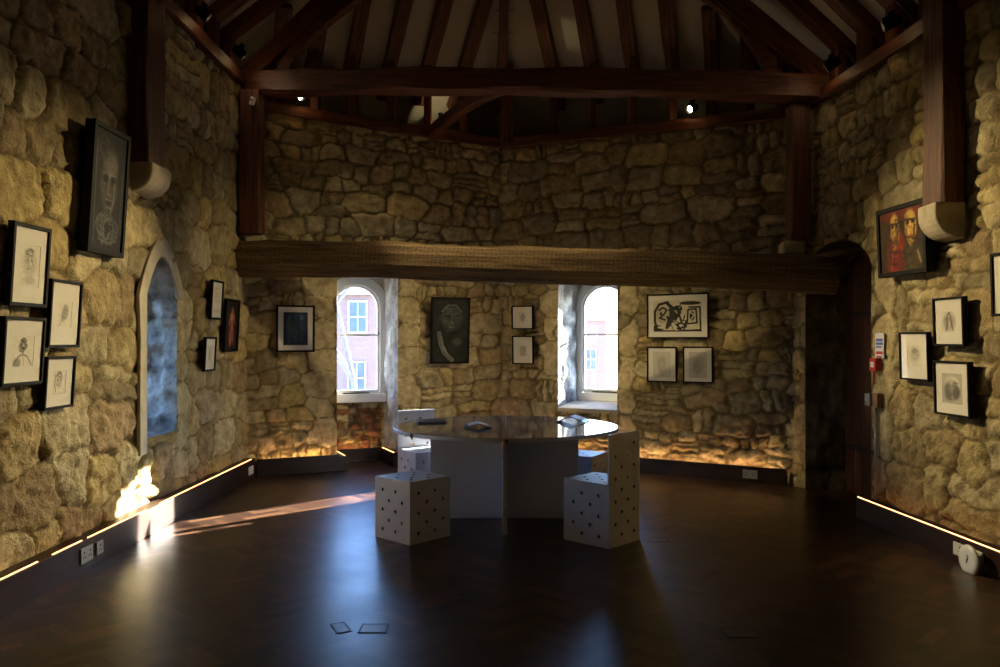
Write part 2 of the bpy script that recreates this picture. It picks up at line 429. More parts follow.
# openings, measured along each wall
_, _, ub0 = hit(WBL, 337); _, _, ub1 = hit(WBL, 398)
_, _, uc0 = hit(WBR, 558); _, _, uc1 = hit(WBR, 617)
op_bl = dict(poly=arch_poly(ub0, ub1, 0, 2.42, 0, 'rect', floor=True), depth=.58, rough=.045, col=(.34, .34, .34))
op_br = dict(poly=arch_poly(uc0, uc1, .66, 2.42, 0, 'rect'), depth=.56, rough=.04, col=(.40, .40, .39))
uL = lambda y: y - YR
op_l = dict(poly=arch_poly(uL(6.32), uL(6.94), .72, 1.85, .34, 'pointed'), depth=.6, rough=.075, col=(.50, .48, .44))
RL0, RD, RN = frame_of(WR)
def uR(y): return (Vector((RXf(y), y)) - WR[0]).length
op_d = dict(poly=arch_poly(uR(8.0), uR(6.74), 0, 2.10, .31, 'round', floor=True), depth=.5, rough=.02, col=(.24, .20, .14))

rubble_wall('wall_left', WL, 4.26, 4.26, [op_l], quoins=[(uL(6.17), uL(6.32), .5, 1.9, .55), (uL(6.94), uL(7.28), .3, 1.95, .3)], hs=(.17, .42), seed=4, fine=(uL(4.1), 99), depth=.032, small=.22,
            smallz=lambda u, z, s: .12 if u < uL(6.2) else .45)
lbl = (A - BL).length
rubble_wall('wall_back_left', WBL, 4.05, 3.93, [op_bl], quoins=[(ub0 - .34, ub0, .25, 2.4, .32), (ub1, ub1 + .26, .05, 2.4, .36)], hs=(.12, .27), seed=11, depth=.030,
            smallz=lambda u, z, s: .35 if z < 1.1 else .22)
rubble_wall('wall_back_right', WBR, 3.93, 3.80, [op_br], quoins=[(uc0 - .23, uc0, 1.0, 2.4, .36), (uc1, uc1 + .22, .25, 2.4, .36)], hs=(.11, .26), seed=23, depth=.032,
            smallz=lambda u, z, s: .5 if (z < 1.0 or u > 2.3) else .28)
rubble_wall('wall_right', WR, 3.78, 3.78, [op_d], quoins=[(uR(6.74), uR(6.42), .2, 2.2, .34)], hs=(.15, .36), seed=37, fine=(0, uR(4.2)), depth=.027, small=.22, tone=(1.04, 1.03, 1.0))
rubble_wall('wall_rear', WREAR, 4.3, 7.2, [], hs=(.2, .4), seed=5, fine=(99, 99), step=.06)
# gable over the rear wall is closed by raising it to the ridge
bm = MB(); bm.add([(-4.2, YR - .3, 4.0), (4.6, YR - .3, 4.0), (4.6, YR - .3, 7.6), (-4.2, YR - .3, 7.6), (-4.2, YR - .5, 4.0), (4.6, YR - .5, 4.0), (4.6, YR - .5, 7.6), (-4.2, YR - .5, 7.6)],
                 [(0, 1, 2, 3), (7, 6, 5, 4), (0, 3, 7, 4), (1, 5, 6, 2), (0, 4, 5, 1), (3, 2, 6, 7)])
tag(bm.build('wall_gable', M['plaster']), kind='structure')

b = MB()  # unseen corner sheets added to block sky light leaking over the wall heads
for P_, wa, wb, z in ((A, WBL, WBR, 3.93), (BL, WL, WBL, 4.05), (BR, WBR, WR, 3.78)):
    na, nb = frame_of(wa)[2], frame_of(wb)[2]; q = [P_ + (na + nb) * .02, P_ - na * 1.25, P_ - (na + nb) * 1.0, P_ - nb * 1.25]
    b.add([(v.x, v.y, z - .004) for v in q] + [(v.x, v.y, z - .05) for v in q], [(0, 1, 2, 3), (7, 6, 5, 4)])
    for k in range(4): b.f.append(tuple(len(b.v) - 8 + i for i in (k, (k + 1) % 4, 4 + (k + 1) % 4, 4 + k))); b.mi.append(0); b.sm.append(False)
tag(b.build('corner_light_block', M['oak']), kind='structure')
# recessed wall under the left-hand window
def alcove():
    p, d, n = frame_of(WBL); a = p + d * ub0 - n * .56; b = p + d * ub1 - n * .56
    rubble_wall('wall_alcove', (a, b), .73, .73, [], hs=(.07, .14), seed=3, depth=.03, thick=.1, eave=.1, redbrick=(.05, .7, .66))
alcove()

# dressed stone surround of the left-wall window (its own slightly proud blocks)
def surround():
    b = MB(); y0, y1 = 6.32, 6.94; uc = (y0 + y1) / 2; w = .31; wo = w + .14
    inn = [(y0, .60)] + [(y0, z) for z in (1.1, 1.5)]; out = [(y0 - .12, .60), (y0 - .125, 1.1), (y0 - .115, 1.5)]
    for t in np.linspace(0, 1, 14):
        inn.append((y0 + w * t, 1.85 + .34 * math.sin(t * math.pi / 2) ** .9)); out.append((y0 - .14 + wo * t, 1.85 + .50 * math.sin(t * math.pi / 2) ** .9))
    for t in np.linspace(1, 0, 14)[1:]:
        inn.append((y1 - w * t, 1.85 + .34 * math.sin(t * math.pi / 2) ** .9)); out.append((y1 + .14 - wo * t, 1.85 + .50 * math.sin(t * math.pi / 2) ** .9))
    b.ring(out, inn, 0, .03)
    o = b.build('trim_1', M['trimstone'], bevel=.006)
    o.matrix_world = Matrix(((0, 1, 0, LX - .015), (1, 0, 0, 0), (0, 0, 1, 0), (0, 0, 0, 1)))
    tag(o, kind='structure')
M['trimstone'] = simple('dressed_stone', (.45, .40, .30), .85, var=.18, scale=5, bump=.5)
surround()

# ------------------------------------------------------------------ floor: herringbone blocks
def floor():
    V = []; Fc = []; C = []
    L, Wd, g = .30, .075, .0007; rng = random.Random(2); c45 = math.sqrt(.5)
    k = int(L / Wd)
    def blk(cx, cy, w, h):
        base = [(cx, cy), (cx + w, cy), (cx + w, cy + h), (cx, cy + h)]
        mx, my = cx + w / 2, cy + h / 2
        X = (mx - my) * c45; Y = (mx + my) * c45
        if not (-4.0 < X < 4.3 and -1.9 < Y - 0 < 10.9): return
        if Y > 10.4 + .457 * X + .4 and X < 0: return
        if Y > 10.4 - .6 * X + .4 and X >= 0: return
        b = len(V); inn = [(cx + g, cy + g), (cx + w - g, cy + g), (cx + w - g, cy + h - g), (cx + g, cy + h - g)]
        for (x, y) in inn: V.append(((x - y) * c45, (x + y) * c45, 0))
        Fc.append((b, b + 1, b + 2, b + 3)); t = rng.random(); r = rng.random()
        col = [(.026 + .066 * t * t), (.012 + .033 * t * t), (.007 + .015 * t * t)]
        if r > .92: col = [c * 1.5 for c in col]
        C.append(col)
    n = 190
    for i in range(-n, n):
        for j in range(-16, 60):
            # herringbone lattice: period (Wd, Wd) steps with offset 2k
            x = (i + 0) * Wd + j * 0; 
            ox = i * Wd + j * (L + Wd * 0); oy = i * Wd - j * L
            x0 = i * Wd + j * L; y0 = i * Wd - j * L
            blk(x0, y0, L, Wd)
            blk(x0, y0 + Wd, Wd, L)
    b = len(V); V += [(-4.2, YR - .6, -.0015), (4.6, YR - .6, -.0015), (4.6, 11.2, -.0015), (-4.2, 11.2, -.0015)]; Fc.append((b, b + 1, b + 2, b + 3)); C.append([.015, .008, .005])
    me = bpy.data.meshes.new('floor'); me.from_pydata(V, [], Fc)
    ca = me.color_attributes.new('paint', 'FLOAT_COLOR', 'CORNER'); arr = np.ones((len(Fc) * 4, 4), np.float32)
    arr[:, :3] = np.repeat(np.array(C), 4, axis=0); ca.data.foreach_set('color', arr.ravel()); me.update()
    m, nt, out = newmat('parquet'); p = principled(nt, out, (.1, .05, .02), .3, 0, .5)
    at = N(nt, 'ShaderNodeAttribute', attribute_name='paint'); tc = N(nt, 'ShaderNodeTexCoord')
    no = N(nt, 'ShaderNodeTexNoise', Scale=14.0, Detail=6.0, Roughness=.6); nt.links.new(tc.outputs['Object'], no.inputs['Vector'])
    mr = N(nt, 'ShaderNodeMapRange'); mr.inputs['To Min'].default_value = .7; mr.inputs['To Max'].default_value = 1.3; nt.links.new(no.outputs['Fac'], mr.inputs['Value'])
    mx = N(nt, 'ShaderNodeMix', data_type='RGBA', blend_type='MULTIPLY'); mx.inputs[0].default_value = 1
    nt.links.new(at.outputs['Color'], mx.inputs[6]); nt.links.new(mr.outputs[0], mx.inputs[7]); nt.links.new(mx.outputs[2], p.inputs['Base Color'])
    n2 = N(nt, 'ShaderNodeTexNoise', Scale=2.2, Detail=4.0); nt.links.new(tc.outputs['Object'], n2.inputs['Vector'])
    r2 = N(nt, 'ShaderNodeMapRange'); r2.inputs['To Min'].default_value = .24; r2.inputs['To Max'].default_value = .40; nt.links.new(n2.outputs['Fac'], r2.inputs['Value']); nt.links.new(r2.outputs[0], p.inputs['Roughness'])
    b1 = N(nt, 'ShaderNodeBump', Strength=.10, Distance=.01); nt.links.new(n2.outputs['Fac'], b1.inputs['Height']); nt.links.new(b1.outputs[0], p.inputs['Normal'])
    o = link('floor', me, m); tag(o, kind='structure')
floor()

# ------------------------------------------------------------------ roof
def plane_of(w, z0, s):
    p, d, n = frame_of(w); return (p, n, z0, s)
RP = {'L': plane_of(WL, 4.75, .75), 'R': plane_of(WR, 4.27, .9), 'BL': plane_of(WBL, 4.86, .95), 'BR': plane_of(WBR, 4.80, .95)}
def rz(k, x, y):
    p, n, z0, s = RP[k]; return z0 + s * ((x - p.x) * n.x + (y - p.y) * n.y)
def roof():
    b = MB(); foot = [(-4.0, YR - .3), (4.6, YR - .3), (4.6, 8.9), (.1, 11.5), (-4.0, 9.7)]
    UP = .13
    for k in RP:
        poly = [Vector((x, y)) for x, y in foot]
        for j in list(RP) + ['cap']:
            if j == k: continue
            f = (lambda q, j=j: (7.4 if j == 'cap' else rz(j, q.x, q.y)) - rz(k, q.x, q.y))
            out = []
            for i in range(len(poly)):
                a, c = poly[i], poly[(i + 1) % len(poly)]; fa, fc = f(a), f(c)
                if fa >= 0: out.append(a)
                if (fa >= 0) != (fc >= 0): out.append(a + (c - a) * (fa / (fa - fc)))
            poly = out
            if len(poly) < 3: break
        if len(poly) >= 3:
            top = [(q.x, q.y, rz(k, q.x, q.y) + UP) for q in poly]; hi = [(q.x, q.y, rz(k, q.x, q.y) + UP + .12) for q in poly]; m = len(top)
            b.add(top + hi, [tuple(range(m)), tuple(range(m, 2 * m))[::-1]] + [(i, (i + 1) % m, m + (i + 1) % m, m + i) for i in range(m)])
    o = b.build('ceiling', M['plaster']); tag(o, kind='structure')
roof()

def timber_mesh(L, w, h, seed=0, wob=.006, curve=None, chamfer=0.0, seg=.12, taper=None):
    """squared log along local X from 0 to L; w = across (Y), h = tall (Z)"""
    rr = random.Random(seed); n = max(2, int(L / seg)); vs = []; fs = []
    c = max(chamfer, .008)
    prof = [(-w / 2 + c, -h / 2), (w / 2 - c, -h / 2), (w / 2, -h / 2 + c), (w / 2, h / 2 - c), (w / 2 - c, h / 2), (-w / 2 + c, h / 2), (-w / 2, h / 2 - c), (-w / 2, -h / 2 + c)]
    m = len(prof); ph = [rr.uniform(0, 6.28) for _ in range(m * 2)]; fq = [rr.uniform(.8, 2.6) for _ in range(m * 2)]
    for i in range(n + 1):
        x = L * i / n; cy, cz = curve(x / L) if curve else (0, 0); tp = taper(x / L) if taper else 1
        for j, (a, b_) in enumerate(prof):
            vs.append((x, cy + a * tp + wob * math.sin(x * fq[j] * 2 + ph[j]) + rr.uniform(-1, 1) * wob * .25, cz + b_ * tp + wob * math.sin(x * fq[j + m] * 2 + ph[j + m]) + rr.uniform(-1, 1) * wob * .25))
    for i in range(n):
        for j in range(m): fs.append((i * m + j, i * m + (j + 1) % m, (i + 1) * m + (j + 1) % m, (i + 1) * m + j))
    fs.append(tuple(range(m))); fs.append(tuple(n * m + j for j in range(m))[::-1])
    return MB().add(vs, fs)
def along(p0, p1, up=Vector((0, 0, 1))):
    p0, p1 = Vector(p0), Vector(p1); x = (p1 - p0).normalized(); y = up.cross(x)
    if y.length < 1e-4: y = Vector((0, 1, 0))
    y.normalize(); z = x.cross(y); m = Matrix.Identity(4)
    for i in range(3): m[i][0], m[i][1], m[i][2], m[i][3] = x[i], y[i], z[i], p0[i]
    return m
def timber(name, p0, p1, w, h, mat='oak', parent=None, inv=None, **kw):
    L = (Vector(p1) - Vector(p0)).length; o = timber_mesh(L, w, h, **kw).build(name, M[mat], None)
    mw = along(p0, p1, kw.get('up', Vector((0, 0, 1))) if False else Vector((0, 0, 1)))
    if parent is not None:
        o.parent = parent; o.matrix_basis = Matrix.Translation(-parent.location) @ mw
    else: o.matrix_world = mw
    return o

ORD = ['first', 'second', 'third', 'fourth', 'fifth', 'sixth', 'seventh', 'eighth', 'ninth', 'tenth', 'eleventh', 'twelfth', 'thirteenth', 'fourteenth', 'fifteenth']
def rafter(k, w, u, zpl, label, group, dirn=None, seed=0, stud=True, rw=.155, rd=.13):
    p, d, n = frame_of(w); q = p + d * u; dv = Vector(dirn) if dirn else n
    root = empty('rafter', (q.x, q.y, zpl)); tag(root, label, 'rafter', group)
    P = lambda s: Vector((q.x + dv.x * s, q.y + dv.y * s))
    s = .1
    while s < 5:
        x, y = P(s)
        if rz(k, x, y) > min([rz(j, x, y) for j in RP if j != k] + [7.3]) : break
        s += .05
    a, b = P(-.45), P(s)
    p0 = Vector((a.x, a.y, rz(k, a.x, a.y) + rd / 2)); p1 = Vector((b.x, b.y, rz(k, b.x, b.y) + rd / 2))
    timber('sloping_timber', p0, p1, rw, rd, parent=root, seed=seed, wob=.006)
    if stud:
        c = P(-.07) if not dirn else q - n * .07
        timber('upright_stud', (c.x, c.y, zpl), (c.x, c.y, rz(k, c.x, c.y) + .04), .14, .09, parent=root, seed=seed + 50, wob=.004)
        o = root.children[-1] if root.children else None
    return root

def ztop(w, H0, H1, u): return H0 + (H1 - H0) * u / (w[1] - w[0]).length
PL = .09     # wall plate thickness
for i, px in enumerate([281, 317, 355, 393, 430, 466]):
    _, _, u = hit(WBL, px)
    rafter('BL', WBL, u, ztop(WBL, 4.05, 3.93, u) + PL, 'dark oak rafter on back left roof slope, %s from the left corner post' % ORD[i], 'back left rafters', seed=i)
for i, px in enumerate([551, 590, 630, 670, 710, 747, 782]):
    _, _, u = hit(WBR, px)
    rafter('BR', WBR, u, ztop(WBR, 3.93, 3.80, u) + PL, 'dark oak rafter on back right roof slope, %s from the far room corner' % ORD[i], 'back right rafters', dirn=(-.33, -.944), seed=20 + i)
for i in range(8):
    y = 8.49 - i * .47
    rafter('L', WL, uL(y), 4.26 + PL, 'dark oak rafter with upright stud above the left wall, %s from the back' % ORD[i], 'left wall rafters', seed=40 + i)
for i in range(8):
    y = 7.45 - i * .47
    rafter('R', WR, uR(y), 3.78 + PL, 'dark oak rafter with upright stud above the right wall, %s from the back' % ORD[i], 'right wall rafters', seed=60 + i)
# hip rafter rising from the far corner
hip = empty('hip_rafter', (0, 10.0, 3.95)); tag(hip, 'heavy oak hip rafter rising from the far corner where the back walls meet', 'rafter')
zh = lambda y: min(rz('BL', 0.0, y), rz('BR', 0.0, y))
timber('sloping_timber', (.0, 10.5, zh(10.5) + .02), (.15, 6.9, zh(6.9) + .02), .11, .20, parent=hip, seed=90)
timber('upright_stud', (.09, 10.0, 3.95), (.09, 10.0, zh(10.0) + .05), .15, .15, parent=hip, seed=91)
# bent nails driven in both flanks of the hip
for (y, s) in ((9.62, 1), (9.62, -1), (9.40, 1), (9.40, -1)):
    x = .0 + .15 * (10.5 - y) / 3.6; b = MB(); b.tube([(x + s * .05, y, zh(y) + .0), (x + s * .12, y, zh(y) + .005)], .004, 6)
    o = b.build('nail', M['darkmetal'], hip); o.matrix_basis = Matrix.Translation(-hip.location)

# wall plates
def plate(name, w, H0, H1, u0, u1, label, seed):
    p, d, n = frame_of(w); a = p + d * u0 - n * .05; c = p + d * u1 - n * .05
    o = timber(name, (a.x, a.y, ztop(w, H0, H1, u0) + PL / 2), (c.x, c.y, ztop(w, H0, H1, u1) + PL / 2), .2, PL + .03, seed=seed, wob=.007)
    tag(o, label, 'timber')
plate('wall_plate', WBL, 4.05, 3.93, -.05, lbl, 'dark oak wall plate lying on top of the back left stone wall', 1)
plate('wall_plate', WBR, 3.93, 3.80, 0.02, (BR - A).length + .05, 'dark oak wall plate lying on top of the back right stone wall', 2)
plate('wall_plate', WL, 4.26, 4.26, uL(2.0), uL(8.9), 'dark oak wall plate along the top of the left stone wall', 3)
plate('wall_plate', WR, 3.78, 3.78, -.1, uR(2.0), 'dark oak wall plate along the top of the right stone wall', 4)

# tie beam, posts, principals and arch braces
def tieY(x): return 8.75 - .187 * (x + 2.75)
o = timber('tie_beam', (-2.86, tieY(-2.86), 4.30), (3.12, tieY(3.12), 3.90), .24, .23, seed=8, wob=.012, chamfer=.02,
           curve=lambda t: (0, .05 * math.sin(math.pi * t)))
tag(o, 'long horizontal dark oak tie beam crossing below the rafters near the top of the room', 'beam')
def postbox(name, x0, x1, y0, y1, z0, z1, label, seed):
    o = timber(name, ((x0 + x1) / 2, (y0 + y1) / 2, z0), ((x0 + x1) / 2, (y0 + y1) / 2, z1), y1 - y0 if False else abs(y1 - y0), abs(x1 - x0), seed=seed, wob=.006, chamfer=.012)
    tag(o, label, 'post'); return o
postbox('timber_post', -2.78, -2.56, 8.52, 8.72, 2.64, 4.17, 'dark oak post in the far left corner standing above the long low beam', 11)
postbox('timber_post', 2.82, 3.00, 7.72, 7.90, 2.47, 3.78, 'dark oak post in the far right corner standing above the long low beam', 12)
postbox('timber_post', LX - .01, LX + .14, 6.03, 6.36, 2.83, 4.9, 'dark oak post on left wall rising from a rounded stone corbel', 13)
postbox('timber_post', RXf(5.6) + .01, RXf(5.6) - .15, 5.50, 5.76, 2.45, 4.6, 'dark oak post on right wall rising from a stone corbel by the red painting', 14)
o = timber('principal_rafter', (-2.9, tieY(-2.9), 4.25), (.12, tieY(.1), 6.75), .17, .2, seed=15); tag(o, 'heavy sloping oak principal rafter rising from the left end of the tie beam', 'rafter')
o = timber('principal_rafter', (3.12, tieY(3.12), 3.98), (.18, tieY(.1), 6.75), .17, .2, seed=16); tag(o, 'heavy sloping oak principal rafter rising from the right end of the tie beam', 'rafter')
def brace(pix, label, seed, w=.12, extra=None):
    pts = []
    for (x, y) in pix:
        k = (x - 500) / F; X = k * (8.236 / (1 + .187 * k)); Y = tieY(X); pts.append(Vector((X, Y, zat(Y, y))))
    if extra: pts += [Vector(e) for e in extra]
    # smooth polyline -> mesh with square section
    P = []
    for i in range(len(pts) - 1):
        p0 = pts[max(i - 1, 0)]; p1 = pts[i]; p2 = pts[i + 1]; p3 = pts[min(i + 2, len(pts) - 1)]
        for t in np.linspace(0, 1, 7)[:-1]:
            t = float(t); P.append(.5 * ((2 * p1) + (p2 - p0) * t + (2 * p0 - 5 * p1 + 4 * p2 - p3) * t * t + (3 * p1 - p0 - 3 * p2 + p3) * t ** 3))
    P.append(pts[-1]); vs = []; fs = []
    o0 = P[0]
    for i, q in enumerate(P):
        t = (P[min(i + 1, len(P) - 1)] - P[max(i - 1, 0)]).normalized(); s = Vector((.187, 1, 0)).normalized(); nn = t.cross(s).normalized()
        for (a, c) in ((-w / 2, -w / 2), (w / 2, -w / 2), (w / 2, w / 2), (-w / 2, w / 2)): vs.append(q - o0 + s * a + nn * c)
    for i in range(len(P) - 1):
        for j in range(4): fs.append((i * 4 + j, i * 4 + (j + 1) % 4, (i + 1) * 4 + (j + 1) % 4, (i + 1) * 4 + j))
    fs += [(0, 1, 2, 3), tuple(len(P) * 4 - 4 + j for j in (3, 2, 1, 0))]
    o = MB().add(vs, fs).build('arch_brace', M['oak'], bevel=.01); o.location = o0; tag(o, label, 'brace')
brace([(282, 78), (297, 50), (319, 26), (350, 1)], 'curved oak arch brace rising from the left part of the tie beam', 1, extra=[(-.7, tieY(-.7), 5.75), (-.1, tieY(0), 6.3)])
brace([(775, 80), (758, 47), (739, 22), (716, 1)], 'curved oak arch brace rising from the right part of the tie beam', 2, extra=[(.9, tieY(.9), 5.75), (.3, tieY(.3), 6.3)])
o = timber('corner_brace', (-.85, 9.66, 3.99), (.05, 8.28, 4.12), .10, .13, seed=31, curve=lambda t: (0, .06 * math.sin(math.pi * t)))
tag(o, 'short oak brace running from back left wall plate to the middle of the tie beam', 'brace')

# the long low beam
Lb0 = Vector((-2.9, 8.66, 2.365)); Lb1 = Vector((3.2, 7.62, 2.095))
def low_beam():
    L = (Lb1 - Lb0).length; n = 90; rr = random.Random(5)
    #            y(toward room is -), z ; section of an old hewn log
    prof = [(-.168, -.055), (-.05, -.18), (.10, -.18), (.17, -.12), (.18, .10), (.13, .175), (-.10, .18), (-.165, .13), (-.175, .06), (-.174, .0)]
    m = len(prof); vs = []; fs = []
    for i in range(n + 1):
        t = i / n; x = L * t; sc = 1.06 - .12 * t
        camber = .045 * math.sin(math.pi * t) + .015 * math.sin(9 * t)
        for j, (a, c) in enumerate(prof):
            nn = float(fbm(np.array([x * 2.2]), np.array([j * 1.7]), 9, 3)[0]) * .045
            n3 = float(fbm(np.array([x * 9.0]), np.array([j * 3.7]), 19, 2)[0]) * .012
            zc = c * sc + camber + (nn + n3 if abs(c) > .09 else 0)
            vs.append((x, a + nn * .6 + n3, zc))
    for i in range(n):
        for j in range(m): fs.append((i * m + j, i * m + (j + 1) % m, (i + 1) * m + (j + 1) % m, (i + 1) * m + j))
    fs.append(tuple(range(m))); fs.append(tuple(n * m + j for j in range(m))[::-1])
    o = MB().add(vs, fs).build('low_beam', M['beam'])
    mw = along(Lb0, Lb1); o.matrix_world = mw
    tag(o, 'massive old pitted brown oak beam spanning the room just above the windows', 'beam')
low_beam()

# corbels
M['corbelstone'] = simple('corbel_stone', (.40, .345, .25), .9, var=.3, scale=7, bump=.8)
def corbel(name, loc, facing, w, h, dep, label):
    """rounded stone block: flat top, quarter-round underneath, sticking out along +y local"""
    vs = []; fs = []; prof = [(0, 0), (0, h)]
    prof = [(-.02, h), (dep, h), (dep, h * .72)] + [(dep * math.cos(a) * 1.0, h * .72 - h * .72 * math.sin(a)) for a in np.linspace(.25, math.pi / 2, 7)] + [(-.02, 0)]
    m = len(prof)
    for x in (-w / 2, w / 2):
        for (a, c) in prof: vs.append((x, a, c))
    fs = [tuple(range(m)), tuple(range(m, 2 * m))[::-1]] + [(i, (i + 1) % m, m + (i + 1) % m, m + i) for i in range(m)]
    o = MB().add(vs, fs).build(name, M['corbelstone'], bevel=.018); o.location = loc; o.rotation_euler = (0, 0, facing)
    tag(o, label, 'corbel'); return o
corbel('stone_corbel', (LX, 6.21, 2.62), -math.pi / 2, .36, .23, .18, 'rounded pale stone corbel carrying the oak post on the left wall')
corbel('stone_corbel', (RXf(5.63), 5.63, 2.20), math.pi / 2 - .06, .275, .255, .19, 'rounded pale stone corbel carrying the oak post on the right wall')
corbel('stone_corbel', (2.93, 8.12, 2.22), math.pi - .2, .20, .25, .36, 'squared stone block under the far right corner post on the low beam')
corbel('stone_corbel', (-2.68, 8.80, 2.50), math.pi + .2, .20, .14, .20, 'small rough stone block under the far left corner post')

# ------------------------------------------------------------------ windows
def window(name, w, u0, u1, z0, zs, rise, depth, kind='round', rail=True):
    p, d, n = frame_of(w); c = p + d * ((u0 + u1) / 2) - n * depth
    root = empty(name, mat=Matrix(((d.x, -n.x, 0, c.x), (d.y, -n.y, 0, c.y), (0, 0, 1, z0), (0, 0, 0, 1)))); tag(root, kind='structure')
    W = (u1 - u0) / 2; H = zs - z0
    def pol(off, offb):
        P = []; w_ = W - off; P.append((-w_, offb)); P.append((-w_, H * .5)); P.append((-w_, H))
        for a in np.linspace(math.pi, 0, 25)[1:-1]:
            r = rise - off
            P.append((w_ * math.cos(a), H + r * math.sin(a)))
        P += [(w_, H), (w_, H * .5), (w_, offb)]; return P
    b = MB(); b.ring(pol(-.06, 0), pol(.055, 0), -.02, .07); b.box((0, .02, .05), (2 * W + .1, .12, .10)); b.build('window_frame', M['white'], root, bevel=.004)
    # masonry behind the arch, filling the square head of the opening
    b = MB(); P = pol(.045, 0)[2:-2]; top = [(x, H + rise + .5) for x, z in P]
    top[0] = (-W - .1, H + rise + .5); top[-1] = (W + .1, H + rise + .5)
    P2 = [(-W - .1, H)] + P + [(W + .1, H)]; T2 = [(-W - .1, H + rise + .5)] + top + [(W + .1, H + rise + .5)]
    b.ring(T2, P2, .03, .12); b.build('arch_head', M['trimstone'], root)
    b = MB(); b.ring(pol(.055, .10), pol(.085, .14), .0, .045); b.box((0, .022, .125), (2 * W - .14, .045, .05)); b.build('sash', M['white'], root, bevel=.003)
    if rail:
        b = MB(); b.box((0, .022, z0 * 0 + .83), (2 * W - .15, .03, .022)); b.build('meeting_rail', M['white'], root)
        b = MB(); b.box((.0, -.02, .115), (W * .9, .02, .012)); b.box((W - .07, -.01, .85), (.012, .02, .03)); b.build('window_catch', M['darkmetal'], root)
    b = MB(); P = pol(.075, .13); b.add([(x, .02, z) for x, z in P], [tuple(range(len(P)))]); b.build('pane', M['glass'], root)
    return root
window('window_1', WBL, ub0 + .01, ub1 - .01, .73, 1.90, .34, .56)
window('window_2', WBR, uc0 + .02, uc1 - .02, .74, 1.90, .34, .54)
window('window_3', WL, uL(6.34), uL(6.92), .74, 1.85, .30, .58, rail=False)
# stone sill of the right window
p, d, n = frame_of(WBR)
b = MB(); b.add([(uc0 - .01, .0, 0), (uc1 + .01, .0, 0), (uc1 + .01, .5, .06), (uc0 - .01, .5, .06), (uc0 - .01, 0, -.05), (uc1 + .01, 0, -.05), (uc1 + .01, .5, -.05), (uc0 - .01, .5, -.05)],
                [(0, 1, 2, 3), (7, 6, 5, 4), (0, 4, 5, 1), (1, 5, 6, 2), (2, 6, 7, 3), (3, 7, 4, 0)])
o = b.build('trim_2', M['trimstone'], bevel=.006); o.matrix_world = Matrix(((d.x, -n.x, 0, p.x), (d.y, -n.y, 0, p.y), (0, 0, 1, .685), (0, 0, 0, 1))); tag(o, kind='structure')

# ------------------------------------------------------------------ door in the right wall
def door():
    p, d, n = frame_of(WR); u0, u1 = uR(8.0), uR(6.74); c = p + d * ((u0 + u1) / 2) - n * .42
    root = empty('door_1', mat=Matrix(((d.x, -n.x, 0, c.x), (d.y, -n.y, 0, c.y), (0, 0, 1, 0), (0, 0, 0, 1)))); tag(root, kind='structure')
    W = (u1 - u0) / 2 + .03
    nb = 7; 
    b = MB()
    for i in range(nb):
        x0 = -W + 2 * W * i / nb + .003; x1 = -W + 2 * W * (i + 1) / nb - .003
        z = lambda x: 2.10 + .33 * math.sqrt(max(0, 1 - (x / W) ** 2))
        xs = np.linspace(x0, x1, 4); m = 4
        vs = [(x, y, 0.0) for y in (0, .05) for x in xs] + [(x, y, z(x)) for y in (0, .05) for x in xs]
        fs = []
        for k in range(3): fs += [(k, k + 1, 8 + k + 1, 8 + k), (4 + k, 12 + k, 12 + k + 1, 4 + k + 1), (8 + k, 9 + k, 13 + k, 12 + k), (k, 4 + k, 5 + k, k + 1)]
        fs += [(0, 8, 12, 4), (3, 7, 15, 11)]
        b.add(vs, fs)
    b.box((0, .07, 1.2), (2 * W, .02, 2.7)); b.build('door_leaf', M['door'], root, bevel=.004)
    b = MB()
    for z in (.45, 1.75): b.box((0, -.006, z), (2 * W - .12, .01, .05)); 
    b.build('strap_hinge', M['darkmetal'], root)
    b = MB(); b.tube([(.42, -.012, 1.05), (.42, -.05, 1.05), (.42, -.05, .93), (.42, -.012, .93)], .008, 8); b.build('door_handle', M['darkmetal'], root)
door()

# ------------------------------------------------------------------ skirting boxes with warm light strips on top
def skirting(name, a, c, h=.17, t=.10, strip=((0.0, 1.0),), deep=False):
    """a, c: plan points of the FRONT face; the box lies on the left side of a->c"""
    a, c = Vector(a), Vector(c); L = (c - a).length; d = (c - a) / L
    root = empty(name, mat=Matrix(((d.x, -d.y, 0, a.x), (d.y, d.x, 0, a.y), (0, 0, 1, 0), (0, 0, 0, 1)))); tag(root, kind='structure')
    b = MB()
    if deep:
        b.box((L / 2, .0125, h / 2), (L, .025, h)); b.box((L / 2, t / 2 + .0125, (h - .034) / 2), (L, t - .025, h - .034))
    else: b.box((L / 2, t / 2 + .0, h / 2), (L, t, h))
    b.build('board', M['board'], root, bevel=.003)
    b = MB()
    if deep:
        for (s0, s1) in strip: b.box((L * (s0 + s1) / 2, .040, h - .032), (L * (s1 - s0), .014, .004))
        strip = ()
    for (s0, s1) in strip: b.box((L * (s0 + s1) / 2, .018, h + .002), (L * (s1 - s0), .0048, .004))
    b.build('light_strip', M['led_deep'] if deep else M['led'], root)
    return root
p, d, n = frame_of(WBL); P0 = lambda w, u, off: (lambda f: (f[0] + f[1] * u + f[2] * off))(frame_of(w))
skirting('baseboard_left', (LX + .12, -1.5), (LX + .12, 8.78), .205, .12, strip=((.02, .60), (.615, .648), (.655, .74), (.762, .99)))
skirting('baseboard_back_left', P0(WBL, .10, .11), P0(WBL, ub0 - .0, .11), .19, .12, strip=((.06, .97),), deep=True)
skirting('baseboard_alcove_left', P0(WBL, ub0 + .09, .11), P0(WBL, ub0 + .09, -.46), .17, .09, strip=((.05, .95),))
skirting('baseboard_alcove_back', P0(WBL, ub0 + .09, -.44), P0(WBL, ub1 - .09, -.44), .17, .09, strip=((.14, .86),), deep=True)
